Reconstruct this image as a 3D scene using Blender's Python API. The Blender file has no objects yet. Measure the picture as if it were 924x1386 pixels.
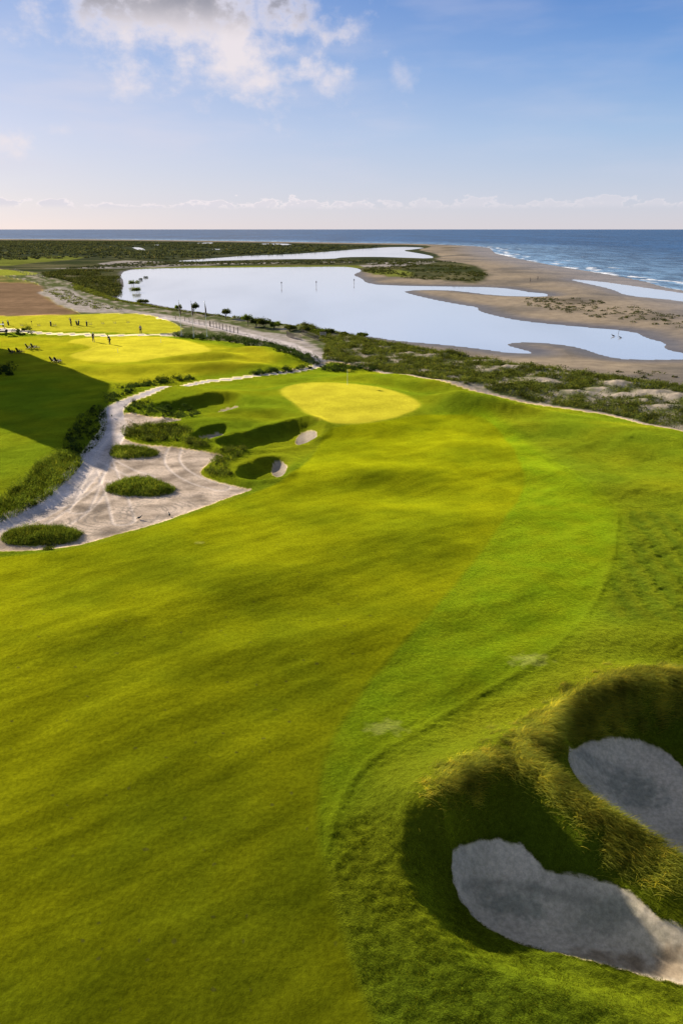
import bpy, bmesh, math, random
import numpy as np
from mathutils import Vector, Matrix
R = math.radians
rng = np.random.default_rng(7)
random.seed(7)
S = bpy.context.scene
COL = S.collection

# ------------------------------------------------------------------ camera
CAM = np.array([0.0, 0.0, 24.0]); PITCH = R(22.5); F = 924.0
SUN_DIR2 = np.array([-0.75, 0.66]); SUN_DIR2 = SUN_DIR2 / np.linalg.norm(SUN_DIR2)   # towards the sun, on the ground
SUN_EL = R(20.5)
cam_d = bpy.data.cameras.new('camera'); cam = bpy.data.objects.new('camera', cam_d); COL.objects.link(cam)
cam.location = CAM; cam.rotation_euler = (math.pi/2 - PITCH, 0, 0)
cam_d.sensor_fit = 'VERTICAL'; cam_d.sensor_height = 36; cam_d.lens = 24
cam_d.clip_start = 0.1; cam_d.clip_end = 200000
S.camera = cam

def rays(px):
    px = np.asarray(px, float).reshape(-1, 2)
    dx = (px[:, 0]-462)/F; dy = (693-px[:, 1])/F
    c, s = math.cos(PITCH), math.sin(PITCH)
    return np.stack([dx, c+dy*s, -s+dy*c], 1)
def at_z(px, z):
    d = rays(px); t = (z-CAM[2])/np.minimum(d[:, 2], -1e-4)
    return (d*t[:, None])[:, :2]

# ------------------------------------------------------------------ noise and masks
_perm = np.random.default_rng(3).permutation(256)
_ang = np.random.default_rng(4).random(256)*2*np.pi
_gx, _gy = np.cos(_ang), np.sin(_ang)
def perlin(x, y, seed=0):
    xi = np.floor(x).astype(np.int64); yi = np.floor(y).astype(np.int64)
    xf = x-xi; yf = y-yi
    def g(ix, iy, fx, fy):
        h = _perm[(_perm[(ix+seed*17) & 255]+iy) & 255]
        return _gx[h]*fx+_gy[h]*fy
    u = xf*xf*xf*(xf*(xf*6-15)+10); v = yf*yf*yf*(yf*(yf*6-15)+10)
    a = g(xi, yi, xf, yf); b = g(xi+1, yi, xf-1, yf); c = g(xi, yi+1, xf, yf-1); d = g(xi+1, yi+1, xf-1, yf-1)
    return ((a+(b-a)*u)*(1-v)+(c+(d-c)*u)*v)*1.5
def fbm(x, y, o=3, seed=0):
    r = 0; a = 1.0; t = 0
    for k in range(o):
        r = r+a*perlin(x*2**k, y*2**k, seed+k*5); t += a; a *= .5
    return r/t
def ss(a, b, x):
    t = np.clip((x-a)/(b-a), 0, 1); return t*t*(3-2*t)
def chaikin(p, n=2):
    p = np.asarray(p, float)
    for _ in range(n):
        q = np.roll(p, -1, 0); p = np.stack([p*.75+q*.25, p*.25+q*.75], 1).reshape(-1, 2)
    return p
def sdf(P, poly, pad=60.0):
    """signed distance to a polygon, positive inside; far away it is only -pad"""
    out = np.full(len(P), -float(pad))
    lo = poly.min(0)-pad; hi = poly.max(0)+pad
    m = np.nonzero((P[:, 0] > lo[0]) & (P[:, 0] < hi[0]) & (P[:, 1] > lo[1]) & (P[:, 1] < hi[1]))[0]
    if not len(m): return out
    Q = P[m]; d2 = np.full(len(Q), 1e18); ins = np.zeros(len(Q), bool)
    n = len(poly)
    for i in range(n):
        a = poly[i]; b = poly[(i+1) % n]; e = b-a; w = Q-a
        t = np.clip((w@e)/max(e@e, 1e-12), 0, 1); v = w-t[:, None]*e
        d2 = np.minimum(d2, (v**2).sum(1))
        c = (a[1] > Q[:, 1]) != (b[1] > Q[:, 1])
        if abs(e[1]) > 1e-12: ins ^= c & (Q[:, 0] < e[0]*(Q[:, 1]-a[1])/e[1]+a[0])
    d = np.sqrt(d2); out[m] = np.maximum(np.where(ins, d, -d), -pad); return out
def sdl(P, line, hw, pad=20.0):
    """distance inside a band of half width hw (may vary along the line)"""
    line = np.asarray(line, float); hw = np.broadcast_to(hw, len(line)).astype(float)
    out = np.full(len(P), -float(pad))
    lo = line.min(0)-pad; hi = line.max(0)+pad
    m = np.nonzero((P[:, 0] > lo[0]) & (P[:, 0] < hi[0]) & (P[:, 1] > lo[1]) & (P[:, 1] < hi[1]))[0]
    if not len(m): return out
    Q = P[m]; best = np.full(len(Q), -float(pad))
    for i in range(len(line)-1):
        a = line[i]; e = line[i+1]-a; w = Q-a
        t = np.clip((w@e)/max(e@e, 1e-12), 0, 1); v = w-t[:, None]*e
        best = np.maximum(best, hw[i]+(hw[i+1]-hw[i])*t-np.sqrt((v**2).sum(1)))
    out[m] = best; return out
def smooth_line(p, n=2):
    p = np.asarray(p, float)
    for _ in range(n):
        a, b = p[:-1], p[1:]
        q = np.stack([a*.75+b*.25, a*.25+b*.75], 1).reshape(-1, p.shape[1]); p = np.vstack([p[:1], q, p[-1:]])
    return p

# ------------------------------------------------------------------ water outlines (at z = 0) and other flat outlines
def W(pts, z=0.0, n=1): return chaikin(at_z(pts, z), n)
lagoon = W([(170,366),(200,363.5),(300,362.5),(400,361.5),(462,361),(480,362.5),(491,366),(475,372),(489,377),(497,385),(545,387),(600,388),
  (670,389),(702,393),(716,396),(742,397.5),(738,402),(670,400),(628,394.5),(600,392.5),(560,392.5),(542,395),(577,404),(620,412.5),(646,416),(646,421),
  (670,428),(705,435),(775,442),(859,449),(873,458),(902,465),(895,472),(924,479),(980,484),(924,486.5),(849,487),(817,482),(786,471),(754,465.5),(712,463),
  (690,464),(684,467.5),(700,472),(725,478.5),(691,478),(650,472),(597,466),(534,461),(513,457),(471,452),(440,449),(400,444),(370,440),(330,432),
  (290,425),(250,419),(220,414),(200,410),(185,408),(165,410),(152,405),(160,398),(168,392),(168,380),(163,374)])
tidal = W([(765,377.5),(810,381),(845,386),(924,397),(1010,412),(1010,424),(924,407),(845,400),(831,392),(796,384)])
channel = W([(300,349),(335,346),(390,344.5),(418,342.5),(449,340.5),(494,336.5),(539,334),(577,335),(560,337.5),(542,339),(570,343.5),(586,347),(584,350),(542,348.5),
  (508,347.5),(463,348),(449,350.5),(390,350.5),(300,352.5),(250,354.5),(240,353)])
ponds = [W(p) for p in ([(178,334.5),(190,335),(197,338.5),(192,339.5),(184,337)], [(210,331),(219,331),(218,332.5),(210,332.5)],
  [(267,328.6),(293,328.2),(292,329.8),(268,330)], [(286,336.6),(298,337),(297,338),(287,337.8)], [(345,330),(385,329.5),(397,331.3),(372,332)],
  [(150,341.5),(154,341.5),(153,342.6)], [(395,335),(401,335),(400,336.4)])]
def at_far(px): return at_z(px, 0.0)
shore = at_far([(-900,321.5),(-300,322.5),(0,323.4),(150,324),(300,326),(430,328),(540,329.8),(600,331.5),(640,333),(662,335.5),(670,343),(705,351),(758,361),(828,372),
  (873,381),(900,389),(924,393),(1010,409),(1200,450),(1500,560)])
ocean = np.vstack([shore, [[3000, 60], [60000, 60], [60000, 90000], [-60000, 90000], [-60000, shore[0][1]]]])
golf = at_z([(1500,640),(1100,570),(924,533),(850,524),(760,512),(680,497),(600,484),(520,471),(450,455),(400,447),(350,440),(300,433),(250,426),(205,417),(160,409),(140,398),
  (100,385),(60,372),(0,366),(-300,366)], 2.5)
golf = np.vstack([golf, [[-700, 380], [-700, -300], [400, -300]]])

def Gp(pts, z=4.0, n=2): return chaikin(at_z(pts, z), n)
def Gl(pts, z=4.0, n=2): return smooth_line(at_z(pts, z), n)

# mounds and hollows: (px, py, half length, half width, angle, height)
MOUNDS = [
 (600,548,5.5,3.0,-25,0.9),(655,556,6,3,-20,0.5),(585,522,10,3,-10,0.65),(520,512,9,3,0,0.5),(700,562,10,2.6,-28,0.7),(790,588,9,3,-25,0.65),
 (870,612,7,2.6,-20,0.55),(640,600,5,2.4,-20,0.35),(560,665,5.5,3.0,-10,-0.5),(560,640,7,3,-12,0.25),(440,640,6,3,20,0.3),(900,590,6,3,-20,0.4),
 (760,640,6,2.0,-15,0.4),(860,660,5,1.8,-10,0.4),(690,650,4,2,-10,-0.2),(480,730,6,2.2,20,0.3),(300,790,7,2.4,22,0.3),(420,810,5,2,20,-0.25),
 (330,880,4.5,1.6,25,0.22),(120,850,6,2.2,18,0.3),(200,960,4,1.6,15,0.2),(500,860,4,2,30,0.2),(600,760,5,2,35,-0.18),
 (300,487,5,3,-20,0.9),(350,478,7,3,-20,0.9),(392,487,6,3,-20,0.8),(240,487,5,2.4,0,0.5),(330,497,6,2.2,0,0.5),(275,500,6,2.6,0,0.5),(180,497,9,3,0,0.45),
 (110,474,6,4,0,-0.35),(60,478,8,3,0,0.2),(230,529,7,2.6,-5,0.5),(300,536,8,2.6,0,0.4),(350,560,6,2.2,10,0.6),(290,573,6,1.8,0,0.4),(345,545,5,3,0,0.5),
 (870,830,3.6,1.3,20,0.35),(900,868,4.0,1.5,25,0.55),(800,868,3.5,1.3,25,0.35),(720,780,4,1.6,50,0.18),(640,900,3.5,1.4,35,0.18),
 (700,850,3,1.2,30,-0.15),(470,1040,2.4,1.8,60,0.18),(520,1090,1.6,2.6,60,-0.1)]
_mc = at_z([(m[0], m[1]) for m in MOUNDS], 4.2)
B5 = Gp([(607,1165),(622,1141),(665,1130),(700,1139),(722,1160),(742,1180),(790,1189),(830,1194),(860,1212),(882,1236),(924,1258),(1010,1285),(1060,1330),(1000,1352),(924,1334),(850,1314),
   (770,1294),(700,1276),(650,1252),(618,1212)], 3.2, 1)
B6 = Gp([(765,1022),(782,1003),(830,996),(870,999),(905,1018),(935,1050),(1000,1085),(1060,1150),(1040,1230),(960,1200),(924,1176),(890,1152),(850,1122),(812,1082),(782,1056)], 3.2, 1)
RIDGE = Gl([(590,1085),(615,1062),(665,1048),(712,1025),(745,985),(790,955),(830,938),(885,932),(950,935),(1050,960)], 4.6, 2)
SPINE = Gl([(690,1045),(730,1075),(780,1105),(840,1145),(900,1185),(960,1215),(1050,1260)], 4.4, 2)
main_green = Gp([(378,527),(400,519),(440,517),(500,521),(540,530),(569,543),(562,553),(520,566),(480,570.5),(440,569),(415,557),(400,545),(385,535)], 4.9)
practice_green = Gp([(93,462),(102,458.6),(125,455.8),(166,455),(211,455),(240,458),(262,463),(281,470),(286,476.6),(272,481),(220,485),(190,489),(156,490.5),(117,488.5),(95,482.5),(100,477),(121,472),(126,468.5),(112,465.5),(96,464)], 4.2)
waste = Gp([(170,556),(149,572),(143,592),(114,631),(88,665),(52,688),(0,709),(-60,728),(-130,745),(-130,765),(-60,748),(0,742),(39,742),(104,736),(156,720),(200,710),(261,689),(321,666),(343,660),
   (330,658),(291,649),(270,640),(273,632),(288,621),(308,615),(272,608),(245,604),(221,601.5),(187,598.5),(164,590),(166,583),(187,575),(215,572),(248,571),(243,566.5),(205,563),(185,558)], 4.0, 2)
isl = {
 'i1': Gp([(149,603),(165,599),(200,603),(218,608),(205,614.5),(175,617),(152,615)], 4.1),
 'i2': Gp([(142,655),(165,645),(190,641),(215,648),(242,659),(215,666),(175,667),(150,662)], 4.1),
 'i3': Gp([(2,717),(25,710),(60,706),(90,710),(114,720),(90,729),(40,733),(10,730)], 4.1)}
BK = [(Gp([(205,549),(256,545),(300,541),(327,545),(332,555),(320,564),(280,568),(225,567)], 3.9), None, 1.0, 1.7),
      (Gp([(288,602),(318,590),(354,583),(382,576),(426,573),(437,583),(424,597),(370,609),(308,610)], 4.0), None, 1.1, 1.9),
      (Gp([(318,637),(345,625),(375,618),(391,622),(394,637),(382,649),(350,649),(325,647)], 4.0), None, .95, 1.5),
      (Gp([(256,592),(282,582),(305,582),(308,589),(288,596),(262,597)], 3.9), None, .55, 1.0)]

def height(P, micro=False):
    x, y = P[:, 0], P[:, 1]
    r = np.hypot(x, y)
    sg = sdf(P, golf, 80)
    sw = np.maximum(np.maximum(sdf(P, lagoon, 120), sdf(P, tidal, 120)), sdf(P, channel, 120))
    so = sdf(P, ocean, 400); sw = np.maximum(sw, so)
    for p in ponds: sw = np.maximum(sw, sdf(P, p, 60))
    b = np.where(sw > 0, -np.minimum(sw*0.12, 1.5)-.03, np.minimum(-sw*0.035, 0.9)+.03)
    land = np.clip(-sw/15, 0, 1)
    b = np.where((sw <= 0), b*(1-.6*ss(450, 700, y)*ss(120, 40, x)), b)+land*(0.35*fbm(x/22, y/22, 3, 2)*ss(0, 40, -sw)*(1-.7*ss(450, 700, y))+.10*fbm(x/5, y/5, 2, 4)*ss(900, 200, r))
    b = b+land*ss(0, 25, -so)*ss(120, 40, -so)*0.5*ss(-100, 50, x)*ss(60, 10, np.abs(so+60))
    g = ss(-9, 5, sg)
    dune = ss(-12, -1, sg)*ss(13, 3, sg)*ss(-60, -20, x)
    z = 4.0+0.26*fbm(x/14+3, y/10, 2, 9)*ss(15, 45, r)+0.085*fbm((x*.8+y*.6)/6.5, (y*.8-x*.6)/2.6, 2, 11)+0.03*fbm((x*.85+y*.5)/2.8, (y*.85-x*.5)/.9, 2, 14)
    z = z+ss(5, 60, x)*ss(10, 40, y)*ss(90, 70, y)*0.16*fbm((x*.9+y*.4)/3.2, (y*.9-x*.4)/1.6, 2, 21)
    # far range land lies level
    lvl = ss(150, 175, y)*ss(-10, -30, x)
    z = z*(1-lvl)+(3.9)*lvl
    for (cx, cy), m in zip(_mc, MOUNDS):
        a = R(m[4]); ca, sa = math.cos(a), math.sin(a)
        dx, dy = x-cx, y-cy
        u = (dx*ca+dy*sa)/m[2]; v = (-dx*sa+dy*ca)/m[3]
        q = u*u+v*v; k = q < 9
        z[k] += (1.45 if m[1] < 600 else .8)*m[5]*np.exp(-q[k]*.9)
    # greens: smooth raised tables
    k = ss(-5, 0, sdf(P, main_green, 12)); z = z*(1-k)+(4.75+0.012*(y-80))*k
    k = ss(-3, 2, sdf(P, practice_green, 12)); z = z*(1-k)+(4.25+.05*fbm(x/7, y/7, 1))*k
    # waste area slightly sunk, islands a little raised
    k = ss(-.9, .5, sdf(P, waste, 10)); z = z*(1-k)+(3.75+.05*fbm(x/3, y/3, 2, 31))*k
    for p in isl.values(): z = z+.28*ss(-.2, 1.0, sdf(P, p, 8))
    # greenside bunkers
    for ring, sand, dep, wdt in BK:
        s = sdf(P, ring, 12)+.45*fbm(x/2.2, y/2.2, 2, 37); z = z-.75*dep*ss(-.5, wdt, s)+.15*ss(-1.6, -.4, s)*ss(.4, -.4, s)
    # near bunkers and the ridge above them
    s5 = sdf(P, B5, 14); s6 = sdf(P, B6, 14)
    rd = sdl(P, RIDGE, 0.0, 12); sp = sdl(P, SPINE, 0.0, 12)
    # side of the ridge away from the bunkers slopes gently to the fairway
    z = z+1.38*np.exp(-(rd/1.9)**2)+1.30*np.exp(-(sp/1.35)**2)*(1-np.exp(-(rd/1.9)**2))
    bowl = ss(-2.0, -.1, s5)*1.25
    up = ss(-3.2, 0.2, s6)*1.15
    z = z-np.maximum(bowl, up)*np.maximum(ss(0.0, 1.7, -np.maximum(rd, sp)), ss(-1.1, .25, np.maximum(s5, s6)))
    z = z-0.35*ss(0, 1.4, s5)-0.3*ss(0, 1.4, s6)
    # lower lip of the near bunker climbs back to turf
    z = z*g+b*(1-g)
    z = z+dune*(0.85*fbm(x/6, y/6, 3, 41)+.2)
    return z, sg, sw, so
def ground_at(px):
    d = rays(px); zz = np.full(len(d), 4.0)
    for _ in range(12):
        t = (zz-CAM[2])/np.minimum(d[:, 2], -1e-3); P = (d*t[:, None])[:, :2]
        zz = .4*zz+.6*height(P)[0]
    return np.column_stack([P, height(P)[0]])
def zat(x, y): return float(height(np.array([[x, y]], float))[0][0])

# outlines laid on the real ground
def Lp(pts, n=2): return chaikin(ground_at(pts)[:, :2], n)
def Ll(pts, n=2): return smooth_line(ground_at(pts)[:, :2], n)
fairway = np.vstack([Lp([(440,580),(480,574),(530,569),(575,560),(620,560),(660,565),(690,600),(711,640),(706,672),(680,705),(640,762),(590,822),(545,872),(500,922),(465,975),(440,1020),
   (427,1080),(432,1150),(450,1220),(475,1300),(505,1384),(540,1480),(540,1700),(-500,1700),(-900,1200),(-500,800),(-100,768),(0,752),(100,745),(200,716),(330,672),(395,645),(425,615)], 1)])
firstcut = Lp([(575,560),(650,553),(668,560),(700,590),(740,620),(800,660),(835,692),(833,730),(820,785),(795,832),(760,870),(700,912),(640,945),(570,985),(510,1020),(470,1065),(447,1120),(440,1160),(432,1150),
   (420,1080),(430,1020),(455,975),(490,922),(535,872),(580,822),(630,762),(670,705),(690,672),(690,640),(670,600)], 1)
roughpatch = Lp([(838,690),(900,694),(1000,700),(1100,760),(1000,850),(924,842),(860,838),(815,835),(822,790),(834,740)], 1)
rangegrass = Lp([(-400,428),(0,428.5),(100,425.5),(180,424),(212,428),(238,438),(250,447),(225,451.5),(150,450),(0,446),(-400,444)], 1)
brown = Lp([(-400,381),(0,382),(40,383),(62,388),(58,398),(75,411),(100,421),(108,425),(0,428),(-400,428)], 1)
sandblot = Lp([(50,397),(66,391),(84,387),(97,393),(112,402),(140,411),(160,418),(210,424),(250,430),(300,437),(330,444),(372,452),(400,455),(418,463),(440,480),(455,486),(440,490),(425,478),(395,467),(350,458),(318,451),
   (282,446),(248,438),(222,432),(200,427),(175,423),(112,424),(80,413),(66,402)], 1)
path_main = Ll([(-60,727),(0,712),(52,693),(92,665),(120,632),(142,603),(158,580),(151,566),(152,555),(170,542),(208,528.5),(218,524.5),(270,516.5),(324,511.5),(365,506),(400,502),(425,497),(436,491),(430,484),(417,478),(397,469),
   (376,462),(345,456),(319,449),(282,440),(250,434),(220,430)], 1)
path_main_w = np.interp(np.linspace(0, 1, len(path_main)), [0, .2, .28, .36, .5, .62, .72, .8, 1], [1.5, 1.5, 1.4, .9, .55, .7, 1.2, 1.6, 1.6])
path_range = Ll([(-200,440),(-40,444),(0,447),(21,447.5),(52,451),(119,453),(226,453.5),(250,454)], 1)
path_range_w = np.interp(np.linspace(0, 1, len(path_range)), [0, .35, .5, 1], [3.5, 3.2, 1.0, .8])
path_dune = Ll([(430,493),(455,488),(500,498),(560,509),(625,523),(700,541),(770,553),(840,564),(924,584),(1000,606),(1200,680)], 2)
bsand = [Lp([(607,1165),(622,1141),(665,1130),(700,1139),(722,1160),(742,1180),(790,1189),(830,1194),(860,1212),(882,1236),(924,1258),(1010,1285),(1060,1330),(1000,1352),(924,1334),(850,1314),
   (770,1294),(700,1276),(650,1252),(618,1212)], 2),
   Lp([(765,1022),(782,1003),(830,996),(870,999),(905,1018),(935,1050),(1000,1085),(1060,1150),(1040,1230),(960,1200),(924,1176),(890,1152),(850,1122),(812,1082),(782,1056)], 2),
   Lp([(292,561),(301,553),(318,549),(326,552),(317,558),(303,562)]), Lp([(398,602),(403,590),(412,583),(426,582),(430,588),(420,597)]),
   Lp([(367,642),(368,630),(374,624),(383,624),(389,631),(386,641),(376,646)]), Lp([(264,592),(285,587),(303,585),(302,590),(280,593.5)])]
marshA = [W(p, 1.0, 1) for p in (
   [(-600,323.5),(0,324.5),(150,325),(300,327),(430,329),(540,331),(590,333),(560,337),(600,345),(585,352),(640,358),(665,370),(655,384),(610,380),(560,377),(515,372),(487,364),(478,361.2),(400,360),(200,361.5),(168,363),(160,374),
    (166,388),(158,397),(150,404),(130,400),(105,393),(92,386),(70,384),(50,376),(60,370),(0,364),(-600,362)],)]
yellowA = [W(p, 1.0, 1) for p in ([(-400,350),(0,349),(60,345),(110,346),(115,349),(60,354),(0,361),(-400,362)], [(-400,372),(0,371),(50,376),(52,381),(0,381.5),(-400,381)],
    [(178,360.8),(300,358.8),(480,357.5),(500,360),(480,361),(300,361),(180,362.8)], [(485,364),(520,362),(560,368),(560,376),(515,372)])]
sandA = [W(p, 1.0, 1) for p in ([(40,363.5),(120,361.5),(200,358.5),(330,355),(480,353.5),(480,355),(330,357),(200,361),(120,363.5)], [(120,358),(160,352),(180,352),(240,354),(180,358)], [(480,357),(560,352),(600,354),(560,360),(490,361)])]
darkb = [W(p, 0.7, 1) for p in ([(690,405),(760,403),(850,415),(924,432),(1100,470),(1100,500),(924,446),(850,437),(780,428),(720,418)], [(590,333),(660,337),(672,348),(700,356),(650,352),(600,345)])]

# ------------------------------------------------------------------ materials
def nt(m): m.use_nodes = True; m.node_tree.nodes.clear(); return m.node_tree
def N(t, typ, **kw):
    n = t.nodes.new(typ)
    for k, v in kw.items():
        if k in n.inputs.keys() if isinstance(k, str) else False: n.inputs[k].default_value = v
        else: setattr(n, k, v)
    return n
def Lk(t, a, b): t.links.new(a, b)
def math_n(t, op, a, b=None, c=None, clamp=False):
    n = t.nodes.new('ShaderNodeMath'); n.operation = op; n.use_clamp = clamp
    for i, v in enumerate((a, b, c)):
        if v is None: continue
        if isinstance(v, (int, float)): n.inputs[i].default_value = v
        else: t.links.new(v, n.inputs[i])
    return n.outputs[0]
def noise(t, vec, scale, detail=3, rough=.55):
    n = t.nodes.new('ShaderNodeTexNoise'); n.inputs['Scale'].default_value = scale; n.inputs['Detail'].default_value = detail; n.inputs['Roughness'].default_value = rough
    if vec is not None: t.links.new(vec, n.inputs['Vector'])
    return n.outputs['Fac']
def ramp(t, fac, lo, hi, a=0.0, b=1.0):
    n = t.nodes.new('ShaderNodeMapRange'); n.interpolation_type = 'SMOOTHSTEP'
    n.inputs[1].default_value = lo; n.inputs[2].default_value = hi; n.inputs[3].default_value = a; n.inputs[4].default_value = b
    t.links.new(fac, n.inputs[0]); return n.outputs[0]
def mixc(t, fac, a, b, typ='MIX'):
    n = t.nodes.new('ShaderNodeMix'); n.data_type = 'RGBA'; n.blend_type = typ
    for i, v in ((0, fac), (6, a), (7, b)):
        if isinstance(v, (int, float)): n.inputs[i].default_value = v
        elif isinstance(v, tuple): n.inputs[i].default_value = (*v, 1) if len(v) == 3 else v
        else: t.links.new(v, n.inputs[i])
    return n.outputs[2]

SHEEN = 6.9
def ground_material():
    """albedo from the ground survey ('albedo'); 'surface' = (grassiness, coarseness, wetness)"""
    m = bpy.data.materials.new('ground'); t = nt(m)
    out = t.nodes.new('ShaderNodeOutputMaterial')
    A = t.nodes.new('ShaderNodeAttribute'); A.attribute_name = 'albedo'
    B = t.nodes.new('ShaderNodeAttribute'); B.attribute_name = 'surface'
    sep = t.nodes.new('ShaderNodeSeparateColor'); Lk(t, B.outputs['Color'], sep.inputs[0])
    grass, coarse, wet = sep.outputs[0], sep.outputs[1], sep.outputs[2]
    geo = t.nodes.new('ShaderNodeNewGeometry'); pos = geo.outputs['Position']
    n1 = noise(t, pos, .35, 4); n2 = noise(t, pos, 6.0, 4, .6); n3 = noise(t, pos, 24.0, 5, .8)
    v = math_n(t, 'MULTIPLY', ramp(t, n1, .3, .7, .86, 1.14), ramp(t, n2, .25, .75, .80, 1.20))
    v = math_n(t, 'MULTIPLY', v, math_n(t, 'MULTIPLY_ADD', math_n(t, 'SUBTRACT', n3, .5), math_n(t, 'MULTIPLY_ADD', coarse, 2.2, .25), 1.0))
    cc = mixc(t, 1.0, A.outputs['Color'], v, 'MULTIPLY')
    hsum = math_n(t, 'ADD', math_n(t, 'MULTIPLY', n2, 1.0), math_n(t, 'MULTIPLY', n3, .45))
    bump = t.nodes.new('ShaderNodeBump'); bump.inputs['Strength'].default_value = .9
    Lk(t, math_n(t, 'MULTIPLY', coarse, math_n(t, 'MULTIPLY_ADD', grass, .06, .04)), bump.inputs['Distance']); Lk(t, hsum, bump.inputs['Height'])
    dif = t.nodes.new('ShaderNodeBsdfDiffuse'); Lk(t, cc, dif.inputs[0]); Lk(t, bump.outputs[0], dif.inputs['Normal']); dif.inputs['Roughness'].default_value = 0.0
    gl = t.nodes.new('ShaderNodeBsdfGlossy'); gl.inputs['Roughness'].default_value = .62; Lk(t, bump.outputs[0], gl.inputs['Normal'])
    gcol = mixc(t, 1.0, cc, (3.6, 3.1, 1.2), 'MULTIPLY'); Lk(t, gcol, gl.inputs['Color'])
    mx0 = t.nodes.new('ShaderNodeMixShader'); Lk(t, math_n(t, 'MULTIPLY', grass, .05), mx0.inputs[0]); Lk(t, dif.outputs[0], mx0.inputs[1]); Lk(t, gl.outputs[0], mx0.inputs[2])
    sh = t.nodes.new('ShaderNodeBsdfSheen'); sh.inputs['Roughness'].default_value = .5; Lk(t, bump.outputs[0], sh.inputs['Normal'])
    Lk(t, mixc(t, 1.0, cc, (SHEEN*1.05, SHEEN*.97, SHEEN*.4), 'MULTIPLY'), sh.inputs['Color'])
    blk = t.nodes.new('ShaderNodeBsdfDiffuse'); blk.inputs[0].default_value = (0, 0, 0, 1)
    shm = t.nodes.new('ShaderNodeMixShader'); Lk(t, grass, shm.inputs[0]); Lk(t, blk.outputs[0], shm.inputs[1]); Lk(t, sh.outputs[0], shm.inputs[2])
    mx = t.nodes.new('ShaderNodeAddShader'); Lk(t, mx0.outputs[0], mx.inputs[0]); Lk(t, shm.outputs[0], mx.inputs[1])
    wg = t.nodes.new('ShaderNodeBsdfGlossy'); wg.inputs['Roughness'].default_value = .25; wg.inputs['Color'].default_value = (1, 1, 1, 1)
    m2 = t.nodes.new('ShaderNodeMixShader'); Lk(t, math_n(t, 'MULTIPLY', wet, .16), m2.inputs[0]); Lk(t, mx.outputs[0], m2.inputs[1]); Lk(t, wg.outputs[0], m2.inputs[2])
    Lk(t, m2.outputs[0], out.inputs[0]); return m
def leaf_material(name, col, trans=.45, var=.35):
    m = bpy.data.materials.new(name); t = nt(m); out = t.nodes.new('ShaderNodeOutputMaterial')
    A = t.nodes.new('ShaderNodeAttribute'); A.attribute_name = 'tone'
    geo = t.nodes.new('ShaderNodeNewGeometry')
    n1 = noise(t, geo.outputs['Position'], .6, 2)
    k = math_n(t, 'MULTIPLY', ramp(t, n1, .3, .7, 1-var, 1+var), math_n(t, 'MULTIPLY_ADD', A.outputs['Fac'], .9, .55))
    dry = mixc(t, ramp(t, A.outputs['Fac'], .7, 1.0, 0, .6), col, (col[0]*1.9+.03, col[1]*1.35+.01, col[2]))
    c = mixc(t, 1.0, dry, k, 'MULTIPLY')
    d = t.nodes.new('ShaderNodeBsdfDiffuse'); tr = t.nodes.new('ShaderNodeBsdfTranslucent'); Lk(t, c, d.inputs[0])
    Lk(t, mixc(t, 1.0, c, (1.5, 1.35, .6), 'MULTIPLY'), tr.inputs[0])
    mx = t.nodes.new('ShaderNodeMixShader'); mx.inputs[0].default_value = trans; Lk(t, d.outputs[0], mx.inputs[1]); Lk(t, tr.outputs[0], mx.inputs[2]); Lk(t, mx.outputs[0], out.inputs[0])
    return m
def plain(name, col, rough=.6, metal=0.0, var=.12, scale=8.0):
    m = bpy.data.materials.new(name); t = nt(m); out = t.nodes.new('ShaderNodeOutputMaterial'); p = t.nodes.new('ShaderNodeBsdfPrincipled')
    tc = t.nodes.new('ShaderNodeTexCoord'); n = noise(t, tc.outputs['Object'], scale, 3)
    Lk(t, mixc(t, 1.0, col, ramp(t, n, .25, .75, 1-var, 1+var), 'MULTIPLY'), p.inputs['Base Color'])
    p.inputs['Roughness'].default_value = rough; p.inputs['Metallic'].default_value = metal; Lk(t, p.outputs[0], out.inputs[0]); return m
M_ground = ground_material()
M_fescue = leaf_material('fescue', (.24, .255, .035), .55, .45)
M_turfblade = leaf_material('turf_blades', (.085, .12, .008), .5, .2)
M_reed = leaf_material('reeds', (.085, .125, .02), .5)
M_shrub = leaf_material('shrub_leaves', (.055, .075, .018), .4)
M_hedge = leaf_material('hedge_leaves', (.035, .062, .018), .35)
M_forest = leaf_material('forest_leaves', (.070, .085, .050), .3)  # leaf colour lifted paler and greyer: distance haze put into it
M_dune = leaf_material('dune_grass', (.085, .108, .026), .45, .5)
M_pen = leaf_material('scrub_leaves', (.05, .062, .024), .35)
M_bark = plain('bark', (.09, .07, .05), .9)
M_white = plain('white_paint', (.75, .75, .73), .4)
M_dark = plain('dark_stain', (.035, .028, .024), .6)
M_wood = plain('weathered_wood', (.22, .18, .14), .8)
M_rope = plain('rope', (.35, .30, .22), .9)
M_black = plain('black_cloth', (.012, .012, .016), .7)
M_navy = plain('navy_cloth', (.02, .03, .07), .8)
M_grey = plain('grey_cloth', (.22, .23, .25), .8)
M_khaki = plain('khaki_cloth', (.28, .23, .16), .8)
M_shirt = plain('white_cloth', (.6, .6, .6), .8)
M_skin = plain('skin', (.42, .26, .19), .5)
M_hair = plain('hair', (.05, .03, .02), .8)
M_metal = plain('steel', (.5, .5, .52), .3, 1.0)
M_yellow = plain('yellow_cloth', (.85, .72, .05), .7)
M_flag = plain('flag_cloth', (.10, .03, .05), .8)
M_rubber = plain('rubber', (.02, .02, .02), .8)
M_shingle = plain('shingles', (.12, .11, .10), .85)
M_siding = plain('siding', (.35, .33, .30), .7)
M_glass = plain('window_glass', (.03, .04, .05), .08)
M_feather = plain('dark_feathers', (.015, .015, .017), .6)
M_wfeather = plain('pale_feathers', (.5, .5, .48), .7)

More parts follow.
